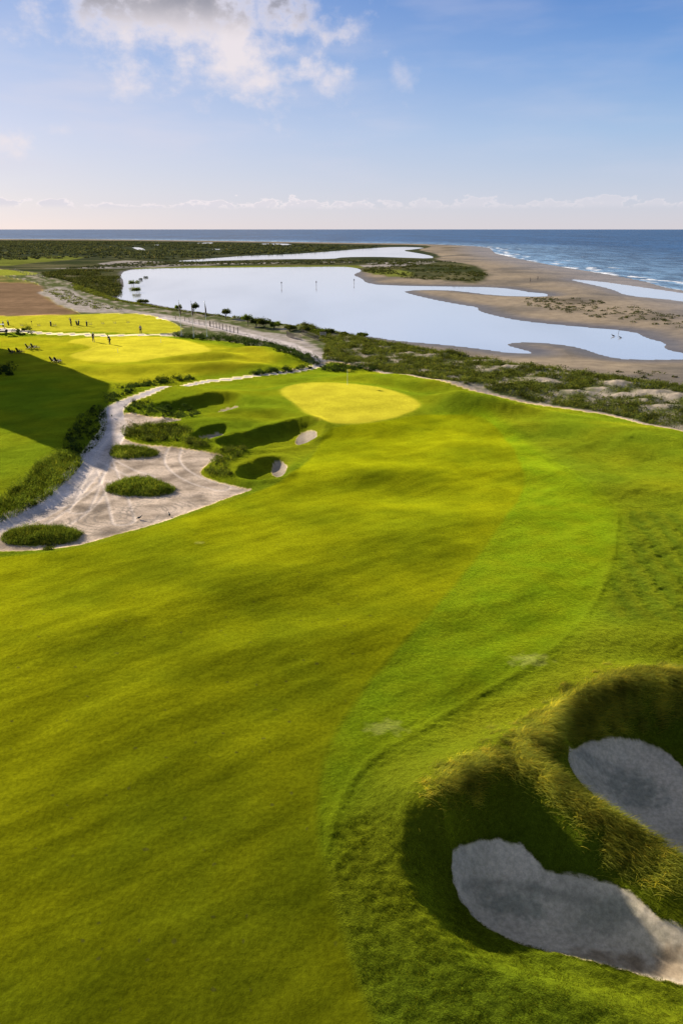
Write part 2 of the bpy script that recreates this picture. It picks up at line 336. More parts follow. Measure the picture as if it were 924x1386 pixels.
# ------------------------------------------------------------------ object helpers
def link(o, parent=None):
    COL.objects.link(o)
    if parent is not None: o.parent = parent
    return o
def tag(o, label=None, cat=None, group=None, kind=None):
    if label: o['label'] = label
    if cat: o['category'] = cat
    if group: o['group'] = group
    if kind: o['kind'] = kind
    return o
def thing(name, loc, rz=0.0, label=None, cat=None, group=None):
    o = link(bpy.data.objects.new(name, None)); o.location = loc; o.rotation_euler = (0, 0, rz); o.empty_display_size = .2
    return tag(o, label, cat, group)
def np_mesh(name, V, Fc, mat, parent=None, smooth=False, attrs=None):
    V = np.asarray(V, np.float32); Fc = np.asarray(Fc, np.int32); k = Fc.shape[1]
    me = bpy.data.meshes.new(name); me.vertices.add(len(V)); me.vertices.foreach_set('co', V.ravel())
    me.loops.add(Fc.size); me.loops.foreach_set('vertex_index', Fc.ravel())
    me.polygons.add(len(Fc)); me.polygons.foreach_set('loop_start', np.arange(0, Fc.size, k, dtype=np.int32)); me.polygons.foreach_set('loop_total', np.full(len(Fc), k, np.int32))
    me.polygons.foreach_set('use_smooth', np.full(len(Fc), smooth))
    for an, (ty, dat) in (attrs or {}).items():
        a = me.attributes.new(an, ty, 'POINT'); a.data.foreach_set('color' if ty == 'FLOAT_COLOR' else 'value', np.asarray(dat, np.float32).ravel())
    me.update(); me.validate(); me.materials.append(mat)
    return link(bpy.data.objects.new(name, me), parent)
class MB:
    """collects boxes, tubes and blobs into one mesh"""
    def __init__(s): s.bm = bmesh.new()
    def box(s, c, size, rot=None, bevel=0.0):
        r = bmesh.ops.create_cube(s.bm, size=1.0); vs = r['verts']
        M = Matrix.Translation(c) @ (rot.to_4x4() if rot else Matrix()) @ Matrix.Diagonal((*size, 1))
        bmesh.ops.transform(s.bm, matrix=M, verts=vs)
        if bevel: bmesh.ops.bevel(s.bm, geom=list({e for v in vs for e in v.link_edges}), offset=bevel, segments=1, affect='EDGES')
        return s
    def tube(s, a, b, r1, r2=None, seg=8):
        a = Vector(a); b = Vector(b); d = b-a; q = d.to_track_quat('Z', 'Y')
        M = Matrix.Translation((a+b)/2) @ q.to_matrix().to_4x4()
        bmesh.ops.create_cone(s.bm, cap_ends=True, segments=seg, radius1=r1, radius2=r1 if r2 is None else r2, depth=d.length, matrix=M); return s
    def ball(s, c, rad, seg=10):
        rad = (rad,)*3 if isinstance(rad, (int, float)) else rad
        bmesh.ops.create_uvsphere(s.bm, u_segments=seg, v_segments=max(6, seg-2), radius=1, matrix=Matrix.Translation(c) @ Matrix.Diagonal((*rad, 1))); return s
    def poly(s, pts):
        s.bm.faces.new([s.bm.verts.new(p) for p in pts]); return s
    def build(s, name, mat, parent=None, smooth=False):
        me = bpy.data.meshes.new(name); s.bm.to_mesh(me); s.bm.free(); me.materials.append(mat)
        if smooth: me.polygons.foreach_set('use_smooth', [True]*len(me.polygons))
        return link(bpy.data.objects.new(name, me), parent)
def copy_tree(o, parent=None):
    c = o.copy(); COL.objects.link(c); c.parent = parent
    for ch in [k for k in o.children]: copy_tree(ch, c)
    return c

# ------------------------------------------------------------------ terrain grid
az = np.concatenate([np.linspace(-180, -46, 40)[:-1], np.linspace(-46, -40, 14)[:-1], np.arange(-40, 40.001, .085), np.linspace(40, 46, 14)[1:], np.linspace(46, 180, 40)[1:-1]])
th = np.arange(63, 2.4, -.072); rr = 20.0/np.tan(np.radians(th))
far = [rr[-1]]
while far[-1] < 6000: far.append(far[-1]*1.0075)
rr = np.concatenate([[.5, 3, 6, 8.5], rr, far[1:]])
AZ, RR = np.meshgrid(np.radians(az), rr)
P = np.column_stack([(np.sin(AZ)*RR).ravel(), (np.cos(AZ)*RR).ravel()])
x, y = P[:, 0], P[:, 1]; r = RR.ravel()
z, sg, sw, so = height(P)
nr, nc = RR.shape
# survey of the ground: outlines as signed distances
wob = .10*fbm(x/.8, y/.8, 2, 50)*ss(140, 30, r)+.5*fbm(x/9, y/9, 3, 52)*ss(60, 200, r)
def S_(p, pad=20): return sdf(P, p, pad)
s_fair = S_(fairway, 12); s_first = S_(firstcut, 10); s_mg = S_(main_green); s_pg = S_(practice_green); s_patch = S_(roughpatch)
s_waste = S_(waste)+wob*1.5
s_path = np.maximum(sdl(P, path_main, path_main_w), sdl(P, path_range, path_range_w))+wob*.2
s_dpath = sdl(P, path_dune, .42)+wob*.8
m2w = perlin(x/.35+7, y/.3, 161)*ss(60, 30, r); s_bunk = np.full(len(P), -20.0)
for p in bsand: s_bunk = np.maximum(s_bunk, S_(p, 8)+wob*.8+.05*m2w)
s_isl = np.full(len(P), -20.0)
for p in isl.values(): s_isl = np.maximum(s_isl, S_(p, 8)+wob+.35*fbm(x/.9, y/.9, 2, 57))
s_range = S_(rangegrass); s_brown = S_(brown); s_sb = S_(sandblot)+wob*3
s_marsh = np.maximum.reduce([sdf(P, p, 60) for p in marshA])+wob*6
s_yel = np.maximum.reduce([sdf(P, p, 60) for p in yellowA])+wob*6
s_san = np.maximum.reduce([sdf(P, p, 60) for p in sandA])+wob*6
s_dark = np.maximum.reduce([sdf(P, p, 60) for p in darkb])+wob*8
# micro relief (longer grass is lumpier; sand raked and tracked)
spacing = r*np.radians(.085)
def near(wl): return np.clip(wl/np.maximum(spacing, .01)/2.2-.6, 0, 1)
lump = 1-ss(-.6, .2, np.maximum.reduce([s_fair, s_mg, s_pg]))
lump = lump*(1-.65*ss(-.4, .2, s_first))*(1-ss(-.1, .1, s_bunk))*(1-ss(-.1, .1, s_waste)*(1-ss(-.1, .1, s_isl)))*ss(-3, 0, sg)
m1 = perlin(x/.22, y/.16, 60); m2 = perlin(x/.45+7, y/.33, 61); m3 = perlin(x/1.1, y/.8, 62)
clump = np.clip(m2+.3, 0, 1)
z = z+lump*(.028*m1*near(.2)*clump+.028*m2*near(.4)+.030*m3*near(1.0))
z = z+ss(-.2, .2, s_fair)*(.004*m1*near(.2)+.004*m2*near(.4)+.007*m3*near(1.0))
z = z+ss(-.3, 1.5, s_patch)*(.045*np.sin((x*.94-y*.10)*4.6+m3*.6)*near(.8)+.02*m2)
# ridge line of uncut grass along the first cut edge
z = z+.05*np.exp(-((s_first)/.22)**2)*ss(.4, -.3, s_fair)*(y < 62)
inw = ss(-.1, .3, s_waste)*(1-ss(-.2, .1, s_isl))
z = z+inw*(.02*np.sin((x*.3+y*.95)*9+3*m3)*ss(-.2, .3, fbm(x/6, y/6, 2, 70)))
inb = ss(-.1, .3, s_bunk); z = z+inb*.012*m2-.05*ss(0, .12, s_bunk)
z = z-.04*ss(-.1, .15, s_path)

# albedo
n_big = fbm(x/9, y/7, 3, 80); n_mid = fbm(x/2.2, y/1.8, 3, 81); n_far = fbm(x/45, y/30, 4, 82); n_str = fbm(x/60, y/14, 3, 83)
SPOTS = at_z([(558,484),(575,487),(730,521),(745,524),(812,533),(850,540),(868,548),(900,556),(915,543),(660,508),(690,503),(780,537),(835,528),(880,537)], 3.5)
def spots(q):
    v_ = np.zeros(len(q))
    for c_ in SPOTS: v_ = np.maximum(v_, np.exp(-(((q[:, 0]-c_[0])/2.2)**2+((q[:, 1]-c_[1])/1.3)**2)))
    return v_
spotv = spots(P); z = z+.35*spotv*(1+.4*m3)
C = np.zeros((len(P), 3)); SF = np.zeros((len(P), 3))
def put(mask, col, sf):
    global C, SF
    col = np.asarray(col, float); col = np.broadcast_to(col, C.shape) if col.ndim == 1 else col
    m_ = np.clip(mask, 0, 1)[:, None]
    C = C*(1-m_)+col*m_; SF = SF*(1-m_)+np.asarray(sf, float)*m_
def vary(c, n, a): return np.asarray(c, float)[None, :]*(1+a*n)[:, None]
def mix2(c1, c2, k): k = np.clip(k, 0, 1)[:, None]; return np.asarray(c1, float)*(1-k)+np.asarray(c2, float)*k
put(np.ones(len(P)), mix2((.31, .24, .16), (.17, .14, .105), n_far*2.2+.6*n_str+.35), (0, .35, .2))          # beach
put(ss(0, 1, s_dark/12)*ss(-.2, .35, n_far+.4*n_str), (.105, .085, .055), (0, .6, 0))
put(ss(-10, -1, sw), (.13, .105, .08), (0, .1, 1.0))                                                   # wet rim
put(ss(-90, -30, so)*ss(500, 300, r+.0*x)*0, (.2, .2, .2), (0, 0, 0))
put(ss(-60, -10, so), mix2((.30, .25, .21), (.20, .175, .155), n_str*1.5+.4), (0, .15, .8))
put(ss(-2, 3, s_marsh), mix2((.045, .055, .022), (.14, .125, .06), n_far*1.7+.35*n_big+.35), (0, .8, 0))
put(ss(-2, 3, s_marsh)*ss(500, 750, y), mix2((.035, .045, .026), (.075, .078, .035), n_far*1.7+.35), (0, .8, 0))
put(ss(-2, 3, s_yel), mix2((.11, .125, .03), (.07, .08, .02), n_far*1.5+.4), (.1, .5, 0))
put(ss(-1, 3, s_san)*ss(-.3, .0, n_str+.3*n_big), (.33, .29, .26), (0, .3, 0))
# golf land
rough_c = mix2((.040, .058, .004), (.058, .068, .004), n_big*1.5+.4)
put(ss(-5, -2, sg), mix2((.40, .33, .25), (.10, .115, .04), n_mid*1.2+1.4*fbm(x/5, y/5, 3, 55)+.9-1.0*spotv), (0, .8, 0))         # dune strip
right = ss(0, .25, -sdl(P, path_dune, 0.0, 90)*0+1)
s_inner = sdf(P, np.vstack([path_dune[::-1][:-2], Ll([(430,497),(400,482),(350,470),(300,461),(235,455)], 1), at_z([(215,452),(238,438),(212,427),(110,425),(60,395),(50,383),(0,372),(-300,372)], 4.0), [[-700, 300], [-700, -300], [400, -300]]]), 30)
put(ss(-.3, .1, s_inner+wob), rough_c, (1, .8, 0))
put(ss(-.2, .2, s_inner+wob)*ss(150, 165, y)*ss(-20, -30, x), mix2((.05, .06, .022), (.12, .10, .05), n_big*1.5+.5), (.2, .8, 0))
put(ss(-.5, .5, s_yel)*ss(-5, 0, sg), (.09, .10, .02), (.3, .4, 0))
put(ss(-1.5, 1.5, s_brown+wob*3), mix2((.26, .165, .095), (.18, .115, .065), n_str*1.3+.5), (0, .4, 0))
put(ss(-1, .6, s_sb), mix2((.42, .36, .32), (.28, .25, .19), n_mid*1.6+.3), (0, .3, 0))
put(ss(-.3, .3, s_range), (.070, .070, .009), (1, .3, 0))
put(ss(-.25, .25, s_patch), mix2((.030, .046, .004), (.046, .058, .004), .5+.3*np.sin((x*.94-y*.10)*4.6+m3*1.6)+.3*m2), (1, .9, 0))
put(ss(-1.6, 1.0, s_first+.4*n_mid), mix2((.046, .072, .003), (.056, .074, .003), n_mid+.4), (1, .45, 0))
fw = mix2((.062, .070, .002), (.044, .055, .002), n_big*1.3+.5*n_mid+.45)
put(ss(-.25, .25, s_fair+.12*n_mid), fw, (1, .20, 0))
# surrounds of practice green
put(ss(-1, 3, sdf(P, Gp([(-200,456),(0,453),(120,454),(260,458),(330,470),(405,488),(330,505),(262,510),(165,525),(60,500),(-200,505)], 4.2), 20)), mix2((.070, .070, .005), (.052, .059, .004), n_big+.4), (1, .35, 0))
put(ss(-.6, .3, np.maximum(s_mg, s_pg)+.2*n_mid), mix2((.096, .090, .012), (.082, .080, .009), .5*n_big+.35), (1, .06, 0))
# divots and bare scuffs
dv = perlin(x/.35, y/.28, 90); put(ss(.72, .80, dv)*ss(.1, .5, s_fair)*ss(55, 25, r)*.55, (.05, .05, .012), (0, .4, 0))
for (qx, qy, q) in ((715, 893, .9), (520, 985, .8), (270, 735, .3)):
    c0 = ground_at([(qx, qy)])[0]; d = np.hypot((x-c0[0])/1.4, (y-c0[1])/.8)/q
    put(ss(1, .2, d+.5*m2)*.16, (.28, .27, .13), (.3, .4, 0))
# sand
sc = mix2((.58, .455, .345), (.27, .21, .155), .40+1.5*n_mid+.7*n_big)
put(ss(-.04, .06, s_waste), sc, (0, .35, 0))
put(ss(-.05, .05, s_path)*(1-ss(.3, .9, s_waste)*.5), mix2((.60, .52, .48), (.44, .39, .36), n_mid*1.4+.35), (0, .2, 0))
# tyre tracks
for ln, wd in (([(158,575),(160,592),(146,604),(128,640),(120,668),(108,690)], .75), ([(138,618),(150,650),(160,675),(168,705)], .8), ([(165,618),(140,622),(133,640),(120,660),(90,680)], .7),
               ([(140,620),(175,640),(200,646)], .6), ([(240,600),(232,618),(236,632),(262,650),(300,660)], .7), ([(60,715),(95,700),(120,680),(135,655)], .9), ([(165,567),(178,572),(174,580)], .5)):
    L_ = Ll(ln, 3); dd = -sdl(P, L_, 0.0, 6)
    tr = np.exp(-((dd-wd)/.13)**2); put(tr*ss(-.1, .1, s_waste)*.6, (.70, .59, .50), (0, .2, 0)); z = z-tr*.03*ss(-.1, .1, s_waste)
for (qx, qy, r0, r1) in ((150, 700, 1.0, 5.5), (232, 612, .6, 2.6), (172, 572, .4, 2.0), (215, 690, .6, 4.0)):
    c0 = ground_at([(qx, qy)])[0]; d = np.hypot(x-c0[0], (y-c0[1])*1.25)
    put(ss(.35, .9, np.sin(d*11+2*m3))*ss(r1, r1*.6, d)*ss(r0*.5, r0, d)*ss(-.1, .1, s_waste)*ss(-.2, .25, fbm(x/2, y/2, 2, 97)+.1)*.7, (.24, .20, .16), (0, .2, 0))
put(ss(-.05, .05, s_isl), mix2((.07, .09, .012), (.13, .14, .02), n_mid*2+.4), (.6, .9, 0))
stain = .6*ss(-.1, .5, fbm(x/3.1+5, y/2.2, 4, 95))+.25*perlin(x/.5, y/.3, 96)
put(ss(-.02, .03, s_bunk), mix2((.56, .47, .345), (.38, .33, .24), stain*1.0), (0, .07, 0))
put(ss(-.02, .03, s_bunk)*(y > 45), (.30, .25, .19), (0, .07, 0))  # greenside bunker sand darkened: shade of the banks put into its colour
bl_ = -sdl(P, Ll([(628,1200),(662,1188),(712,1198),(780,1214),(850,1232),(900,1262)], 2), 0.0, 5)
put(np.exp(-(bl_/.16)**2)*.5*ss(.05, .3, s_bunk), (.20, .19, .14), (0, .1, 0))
for (qx, qy, a_, b_, cc_) in ((690,1222,1.5,.7,(.23,.225,.165)), (860,1068,1.5,1.1,(.24,.235,.175)), (815,1298,1.9,.5,(.24,.17,.10)), (905,1310,1.6,.6,(.26,.19,.12)), (800,1030,1.3,.4,(.33,.30,.23)), (820,1240,1.5,.5,(.30,.275,.20))):
    c0 = ground_at([(qx, qy)])[0]; d = np.hypot((x-c0[0])/a_, (y-c0[1])/b_)
    put(ss(1.1, .3, d+.7*fbm(x/.5, y/.4, 3, 98))*.75*ss(.0, .2, s_bunk), cc_, (0, .12, 0))
put(ss(-.1, .1, s_dpath)*(r < 400), (.42, .33, .25), (0, .4, 0))
put(ss(.86, .9, fbm(x/30, y/30, 2, 99)+.3)*0, (.1, .1, .1), (0, 0, 0))

V = np.column_stack([x, y, z])
idx = np.arange(nr*nc).reshape(nr, nc)
a = idx[:-1, :]; b = np.roll(idx, -1, 1)[:-1, :]; c = np.roll(idx, -1, 1)[1:, :]; d = idx[1:, :]
FQ = np.stack([a, d, c, b], -1).reshape(-1, 4)[:, ::-1]
# drop the deep sea floor
keep = so[FQ].min(1) < 60; FQ = FQ[keep]
def fm(s): return s[FQ].mean(1)
zone = np.zeros(len(FQ), int)
names = ['beach', 'marsh', 'rough', 'fairway', 'main_putting_green', 'practice_putting_green', 'waste_sand', 'path', 'bunker_sand', 'bare_field', 'dune_ground', 'driving_range_turf', 'lagoon_bed']
zone[fm(sw) > 0] = 12
zone[(fm(s_marsh) > 0) & (fm(sw) <= 0)] = 1
zone[fm(sg) > -3] = 10
zone[fm(s_inner) > 0] = 2
zone[fm(s_brown) > 0] = 9
zone[fm(s_range) > 0] = 11
zone[fm(s_fair) > 0] = 3
zone[fm(s_mg) > 0] = 4; zone[fm(s_pg) > 0] = 5
zone[(fm(s_waste) > 0) & (fm(s_isl) < 0)] = 6
zone[(fm(np.maximum(s_path, s_dpath)) > 0) & (fm(s_waste) < .6)] = 7
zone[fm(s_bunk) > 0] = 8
C4 = np.column_stack([np.clip(C, .002, .8), np.ones(len(C))]); SF4 = np.column_stack([SF, np.ones(len(C))])
for k, nm in enumerate(names):
    f = FQ[zone == k]
    if not len(f): continue
    u, inv = np.unique(f, return_inverse=True)
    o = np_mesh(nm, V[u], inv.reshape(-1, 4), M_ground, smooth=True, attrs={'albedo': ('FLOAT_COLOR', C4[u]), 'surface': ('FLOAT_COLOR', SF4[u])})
    tag(o, kind='structure')

# ------------------------------------------------------------------ water
def water_material(name, deep, rough, bumps, spec=1.33, foam=False):
    m = bpy.data.materials.new(name); t = nt(m); out = t.nodes.new('ShaderNodeOutputMaterial'); p = t.nodes.new('ShaderNodeBsdfPrincipled')
    geo = t.nodes.new('ShaderNodeNewGeometry'); mp = t.nodes.new('ShaderNodeMapping'); Lk(t, geo.outputs['Position'], mp.inputs['Vector'])
    mp.inputs['Rotation'].default_value = (0, 0, R(38)); mp.inputs['Scale'].default_value = (1, .28, 1)
    p.inputs['Roughness'].default_value = rough; p.inputs['IOR'].default_value = spec; p.inputs['Metallic'].default_value = 0.0 if foam else .5; p.inputs['Specular IOR Level'].default_value = .22 if foam else .5
    h = None
    for sc_, am in bumps:
        q = math_n(t, 'MULTIPLY', noise(t, mp.outputs[0], sc_, 4), am); h = q if h is None else math_n(t, 'ADD', h, q)
    bp = t.nodes.new('ShaderNodeBump'); bp.inputs['Strength'].default_value = 1; bp.inputs['Distance'].default_value = 1.0; Lk(t, h, bp.inputs['Height']); Lk(t, bp.outputs[0], p.inputs['Normal'])
    col = None
    if foam:
        A = t.nodes.new('ShaderNodeAttribute'); A.attribute_name = 'offshore'
        n = noise(t, mp.outputs[0], .06, 5, .6); n2 = noise(t, geo.outputs['Position'], .02, 4, .6)
        dist = math_n(t, 'ADD', A.outputs['Fac'], math_n(t, 'MULTIPLY', math_n(t, 'SUBTRACT', n2, .5), 60))
        f1 = math_n(t, 'MULTIPLY', ramp(t, dist, 3, -4), 1.0)
        def band(c_, w_, th_):
            dd = math_n(t, 'ABSOLUTE', math_n(t, 'SUBTRACT', dist, c_))
            return math_n(t, 'MULTIPLY', ramp(t, dd, w_, w_*.2), ramp(t, n, th_, th_+.1))
        fo = math_n(t, 'MAXIMUM', math_n(t, 'MAXIMUM', f1, band(12, 4, .48)), math_n(t, 'MAXIMUM', band(30, 3.5, .56), band(60, 3, .63)))
        fo = math_n(t, 'MAXIMUM', fo, ramp(t, noise(t, mp.outputs[0], .11, 4, .7), .735, .77))
        shal = ramp(t, A.outputs['Fac'], 0, 260)
        col = mixc(t, shal, (.10, .17, .24), deep); wv = noise(t, mp.outputs[0], .09, 5, .7); wv2 = noise(t, mp.outputs[0], .006, 3, .6); col = mixc(t, 1.0, col, math_n(t, 'MULTIPLY', ramp(t, wv, .35, .65, .45, 1.9), ramp(t, wv2, .35, .65, .7, 1.4)), 'MULTIPLY'); col = mixc(t, fo, col, (.75, .77, .8))
        Lk(t, ramp(t, fo, 0, 1, rough, .9), p.inputs['Roughness'])
        Lk(t, col, p.inputs['Base Color'])
    else:
        n2 = noise(t, mp.outputs[0], .018, 3); Lk(t, mixc(t, ramp(t, n2, .45, .75), deep, tuple(v*.72 for v in deep)), p.inputs['Base Color'])
    Lk(t, p.outputs[0], out.inputs[0]); return m
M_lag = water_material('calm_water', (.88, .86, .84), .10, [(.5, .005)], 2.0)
M_sea = water_material('sea_water', (.012, .050, .115), .32, [(.05, 3.0), (.25, 1.0), (1.0, .15)], 1.33, True)
# ocean as a fan of rings with the distance to the shore on each point
oaz = np.radians(np.concatenate([np.linspace(-75, -32, 20)[:-1], np.arange(-32, 34, .25), np.linspace(34, 100, 30)]))
orr = [120.0]
while orr[-1] < 90000: orr.append(orr[-1]*1.022)
OA, OR = np.meshgrid(oaz, np.array(orr)); OP = np.column_stack([(np.sin(OA)*OR).ravel(), (np.cos(OA)*OR).ravel()])
osd = sdf(OP, ocean, 80); osd = np.where(osd > 3000, 3000, osd)
oi = np.arange(OA.size).reshape(OA.shape)
of = np.stack([oi[:-1, :-1], oi[:-1, 1:], oi[1:, 1:], oi[1:, :-1]], -1).reshape(-1, 4)
of = of[osd[of].max(1) > -40]
u, inv = np.unique(of, return_inverse=True)
tag(np_mesh('ocean', np.column_stack([OP, np.zeros(len(OP))])[u], inv.reshape(-1, 4), M_sea, smooth=True, attrs={'offshore': ('FLOAT', osd[u])}), kind='structure')
def water_sheet(nm, poly, buf):
    lo = poly.min(0)-buf; hi = poly.max(0)+buf
    return tag(np_mesh(nm, [(lo[0], lo[1], 0), (hi[0], lo[1], 0), (hi[0], hi[1], 0), (lo[0], hi[1], 0)], [(0, 1, 2, 3)], M_lag), kind='structure')
def poly_sheet(nm, poly, grow, zz=0.02):
    # outline pushed outwards a little so that the ground closes over its rim
    e1 = poly-np.roll(poly, 1, 0); e2 = np.roll(poly, -1, 0)-poly
    area = np.sum(poly[:, 0]*np.roll(poly[:, 1], -1)-np.roll(poly[:, 0], -1)*poly[:, 1]); sgn = 1 if area > 0 else -1
    t_ = e1/np.maximum(np.linalg.norm(e1, axis=1), 1e-6)[:, None]+e2/np.maximum(np.linalg.norm(e2, axis=1), 1e-6)[:, None]
    t_ /= np.maximum(np.linalg.norm(t_, axis=1), 1e-6)[:, None]; nrm = np.column_stack([t_[:, 1], -t_[:, 0]])*sgn
    q = poly+nrm*grow
    bm = bmesh.new(); f = bm.faces.new([bm.verts.new((p_[0], p_[1], zz)) for p_ in q]); bmesh.ops.triangulate(bm, faces=[f])
    bmesh.ops.recalc_face_normals(bm, faces=bm.faces)
    if bm.faces[:][0].normal.z < 0: bmesh.ops.reverse_faces(bm, faces=bm.faces)
    me = bpy.data.meshes.new(nm); bm.to_mesh(me); bm.free(); me.materials.append(M_lag)
    return tag(link(bpy.data.objects.new(nm, me)), kind='structure')
poly_sheet('lagoon', lagoon, .8); poly_sheet('tidal_pool', tidal, .8); poly_sheet('marsh_channel', channel, .8)
for p in ponds: poly_sheet('marsh_pond', p, .8)

# ------------------------------------------------------------------ foliage builders
def blades(base, L_, w, lean, nseg=2, wind=(.35, -.25), droop=.5, seed=1):
    """curved grass blades rooted at base (n,3)"""
    g = np.random.default_rng(seed); n = len(base)
    ang = g.random(n)*2*np.pi; L_ = L_*(.6+.7*g.random(n)); w = np.broadcast_to(w, n)
    side = np.column_stack([np.cos(ang), np.sin(ang), np.zeros(n)])
    dirl = np.column_stack([g.normal(0, lean, n)+wind[0], g.normal(0, lean, n)+wind[1], np.ones(n)]); dirl /= np.linalg.norm(dirl, axis=1)[:, None]
    vs = []
    for k in range(nseg+1):
        f = k/nseg; c_ = base+dirl*(L_*f)[:, None]
        c_[:, 2] -= droop*L_*f*f*.6; c_[:, :2] += (dirl[:, :2]*(L_*f*f)[:, None])*droop
        if k == nseg: vs.append(c_)
        else: vs += [c_-side*(w*(1-f*.5)/2)[:, None], c_+side*(w*(1-f*.5)/2)[:, None]]
    Vv = np.stack(vs, 1); m = Vv.shape[1]; o_ = (np.arange(n)*m)[:, None]
    tr = []
    for k in range(nseg-1): tr += [[2*k, 2*k+1, 2*k+3], [2*k, 2*k+3, 2*k+2]]
    tr.append([2*nseg-2, 2*nseg-1, 2*nseg])
    Fv = (o_[:, :, None]+np.array(tr)[None]).reshape(-1, 3)
    tone = np.repeat(g.random(n), m)
    return Vv.reshape(-1, 3), Fv, tone
def leaves(cent, rad, nper, size, seed=1, shell=.55):
    """leaf triangles filling lumpy ellipsoids: cent (n,3), rad (n,3)"""
    g = np.random.default_rng(seed); n = len(cent)
    rad = np.broadcast_to(rad, (n, 3)); size = np.broadcast_to(size, n)
    d_ = g.normal(size=(n, nper, 3)); d_[..., 2] = np.abs(d_[..., 2])*.9-.15; d_ /= np.linalg.norm(d_, axis=2)[..., None]
    rr_ = (shell+(1-shell)*g.random((n, nper)))**1.0
    rr_ *= 1+.18*np.sin(d_[..., 0]*5+g.random((n, 1))*6)*np.cos(d_[..., 1]*5)
    p_ = cent[:, None]+d_*rr_[..., None]*rad[:, None]
    u_ = g.normal(size=(n, nper, 3)); u_ /= np.linalg.norm(u_, axis=2)[..., None]
    v_ = g.normal(size=(n, nper, 3)); v_ -= (v_*u_).sum(2)[..., None]*u_; v_ /= np.linalg.norm(v_, axis=2)[..., None]
    s_ = size[:, None, None]*(.6+.8*g.random((n, nper, 1)))
    Vv = np.stack([p_-u_*s_*.5, p_+v_*s_*.55, p_+u_*s_*.5], 2).reshape(-1, 3)
    Fv = np.arange(len(Vv)).reshape(-1, 3)
    tone = np.repeat(np.clip(g.random((n, nper))*.6+g.random((n, 1))*.4, 0, 1).ravel(), 3)
    return Vv, Fv, tone
def veg(name, parts, mat, parent=None):
    Vs, Fs, Ts = [], [], []; o_ = 0
    for v_, f_, t_ in parts: Vs.append(v_); Fs.append(f_+o_); Ts.append(t_); o_ += len(v_)
    return np_mesh(name, np.vstack(Vs), np.vstack(Fs), mat, parent, attrs={'tone': ('FLOAT', np.concatenate(Ts))})
def sample_poly(poly, n, seed=1, margin=0.0, dens=None):
    g = np.random.default_rng(seed); lo = poly.min(0); hi = poly.max(0); out = []; tot = 0; it = 0
    while tot < n and it < 60:
        q = lo+(hi-lo)*g.random((n*2, 2)); q = q[sdf(q, poly, 50) > margin] if len(q) else q
        if dens is not None and len(q): q = q[g.random(len(q)) < dens(q)]
        out.append(q); tot += len(q); it += 1
    return np.vstack(out)[:n]
def sample_line(line, n, spread, seed=1):
    g = np.random.default_rng(seed); line = np.asarray(line); sl = np.linalg.norm(np.diff(line, axis=0), axis=1); cs = np.concatenate([[0], np.cumsum(sl)])
    t_ = g.random(n)*cs[-1]; q = np.column_stack([np.interp(t_, cs, line[:, 0]), np.interp(t_, cs, line[:, 1])])
    return q+g.normal(0, spread, (n, 2))
def on_ground(q, dz=0.0): return np.column_stack([q, height(q)[0]+dz])

# tall fescue on the ridge and the spine between the near bunkers
q = np.vstack([sample_line(RIDGE, 22000, .40, 11), sample_line(RIDGE[len(RIDGE)//2:], 24000, .62, 12), sample_line(SPINE[:len(SPINE)*6//10], 12000, .32, 13)])
cl = fbm(q[:, 0]/.5, q[:, 1]/.5, 2, 33)
s5q = np.maximum(sdf(q, bsand[0], 6), sdf(q, bsand[1], 6)); keep_ = (cl > -.15) & (s5q < -.05); q = q[keep_]; cl = cl[keep_]
gt = np.random.default_rng(91)
tc_ = np.vstack([sample_line(RIDGE, 230, .42, 92), sample_line(RIDGE[len(RIDGE)//3:], 300, .75, 93), sample_line(SPINE[:len(SPINE)*7//10], 150, .38, 94)])
tc_ = tc_[np.maximum(sdf(tc_, bsand[0], 6), sdf(tc_, bsand[1], 6)) < -.25]
tr_ = .08+.16*gt.random(len(tc_))**1.5; nb = 75
tb_ = np.repeat(tc_, nb, 0)+gt.normal(0, 1, (len(tc_)*nb, 2))*np.repeat(tr_, nb)[:, None]*.8
tuft = blades(on_ground(tb_, -.03), np.repeat(.28+1.5*tr_, nb), .014, .26, 3, (.42, -.34), .65, 95)
tuft[2][:] = np.clip(tuft[2]*.55+np.repeat(np.repeat(gt.random(len(tc_)), nb), len(tuft[2])//(len(tc_)*nb))*.6, 0, 1)
fes = blades(on_ground(q, -.03), .20+.55*np.clip(cl+.15, 0, 1), .015, .30, 3, (.40, -.32), .75, 21)
tag(veg('fescue_grass', [fes, tuft], M_fescue), 'long windswept fescue grass on the ridge above the two near bunkers', 'grass', kind='stuff')
# a shorter fringe of rough around the near bunkers and the rough foreground
qa = sample_poly(Lp([(440,1120),(520,1080),(600,1100),(600,1200),(660,1275),(800,1320),(960,1360),(1050,1500),(540,1500),(480,1300)], 0), 60000, 5)
qa = qa[(sdf(qa, bsand[0], 6) < -.02) & (sdf(qa, fairway, 6) < 0)]; nn = perlin(qa[:, 0]/.45+7, qa[:, 1]/.33, 61)
qa = qa[nn > -.25]; nn = nn[nn > -.25]
rb = blades(on_ground(qa, -.01), .05+.08*np.clip(nn+.2, 0, 1), .012, .5, 2, (.1, -.1), .4, 22)
qb = sample_line(bsand[0], 5000, .06, 8); qb2 = sample_line(bsand[1], 4000, .06, 9)
qq = np.vstack([qb, qb2]); qq = qq[np.maximum(sdf(qq, bsand[0], 3), sdf(qq, bsand[1], 3)) < .02]
rb2 = blades(on_ground(qq, 0.0), .09, .012, .45, 2, (.1, -.2), .5, 23)
tag(veg('rough_grass', [rb, rb2], M_turfblade), 'short tufted rough grass around the rim of the near bunker', 'grass', kind='stuff')

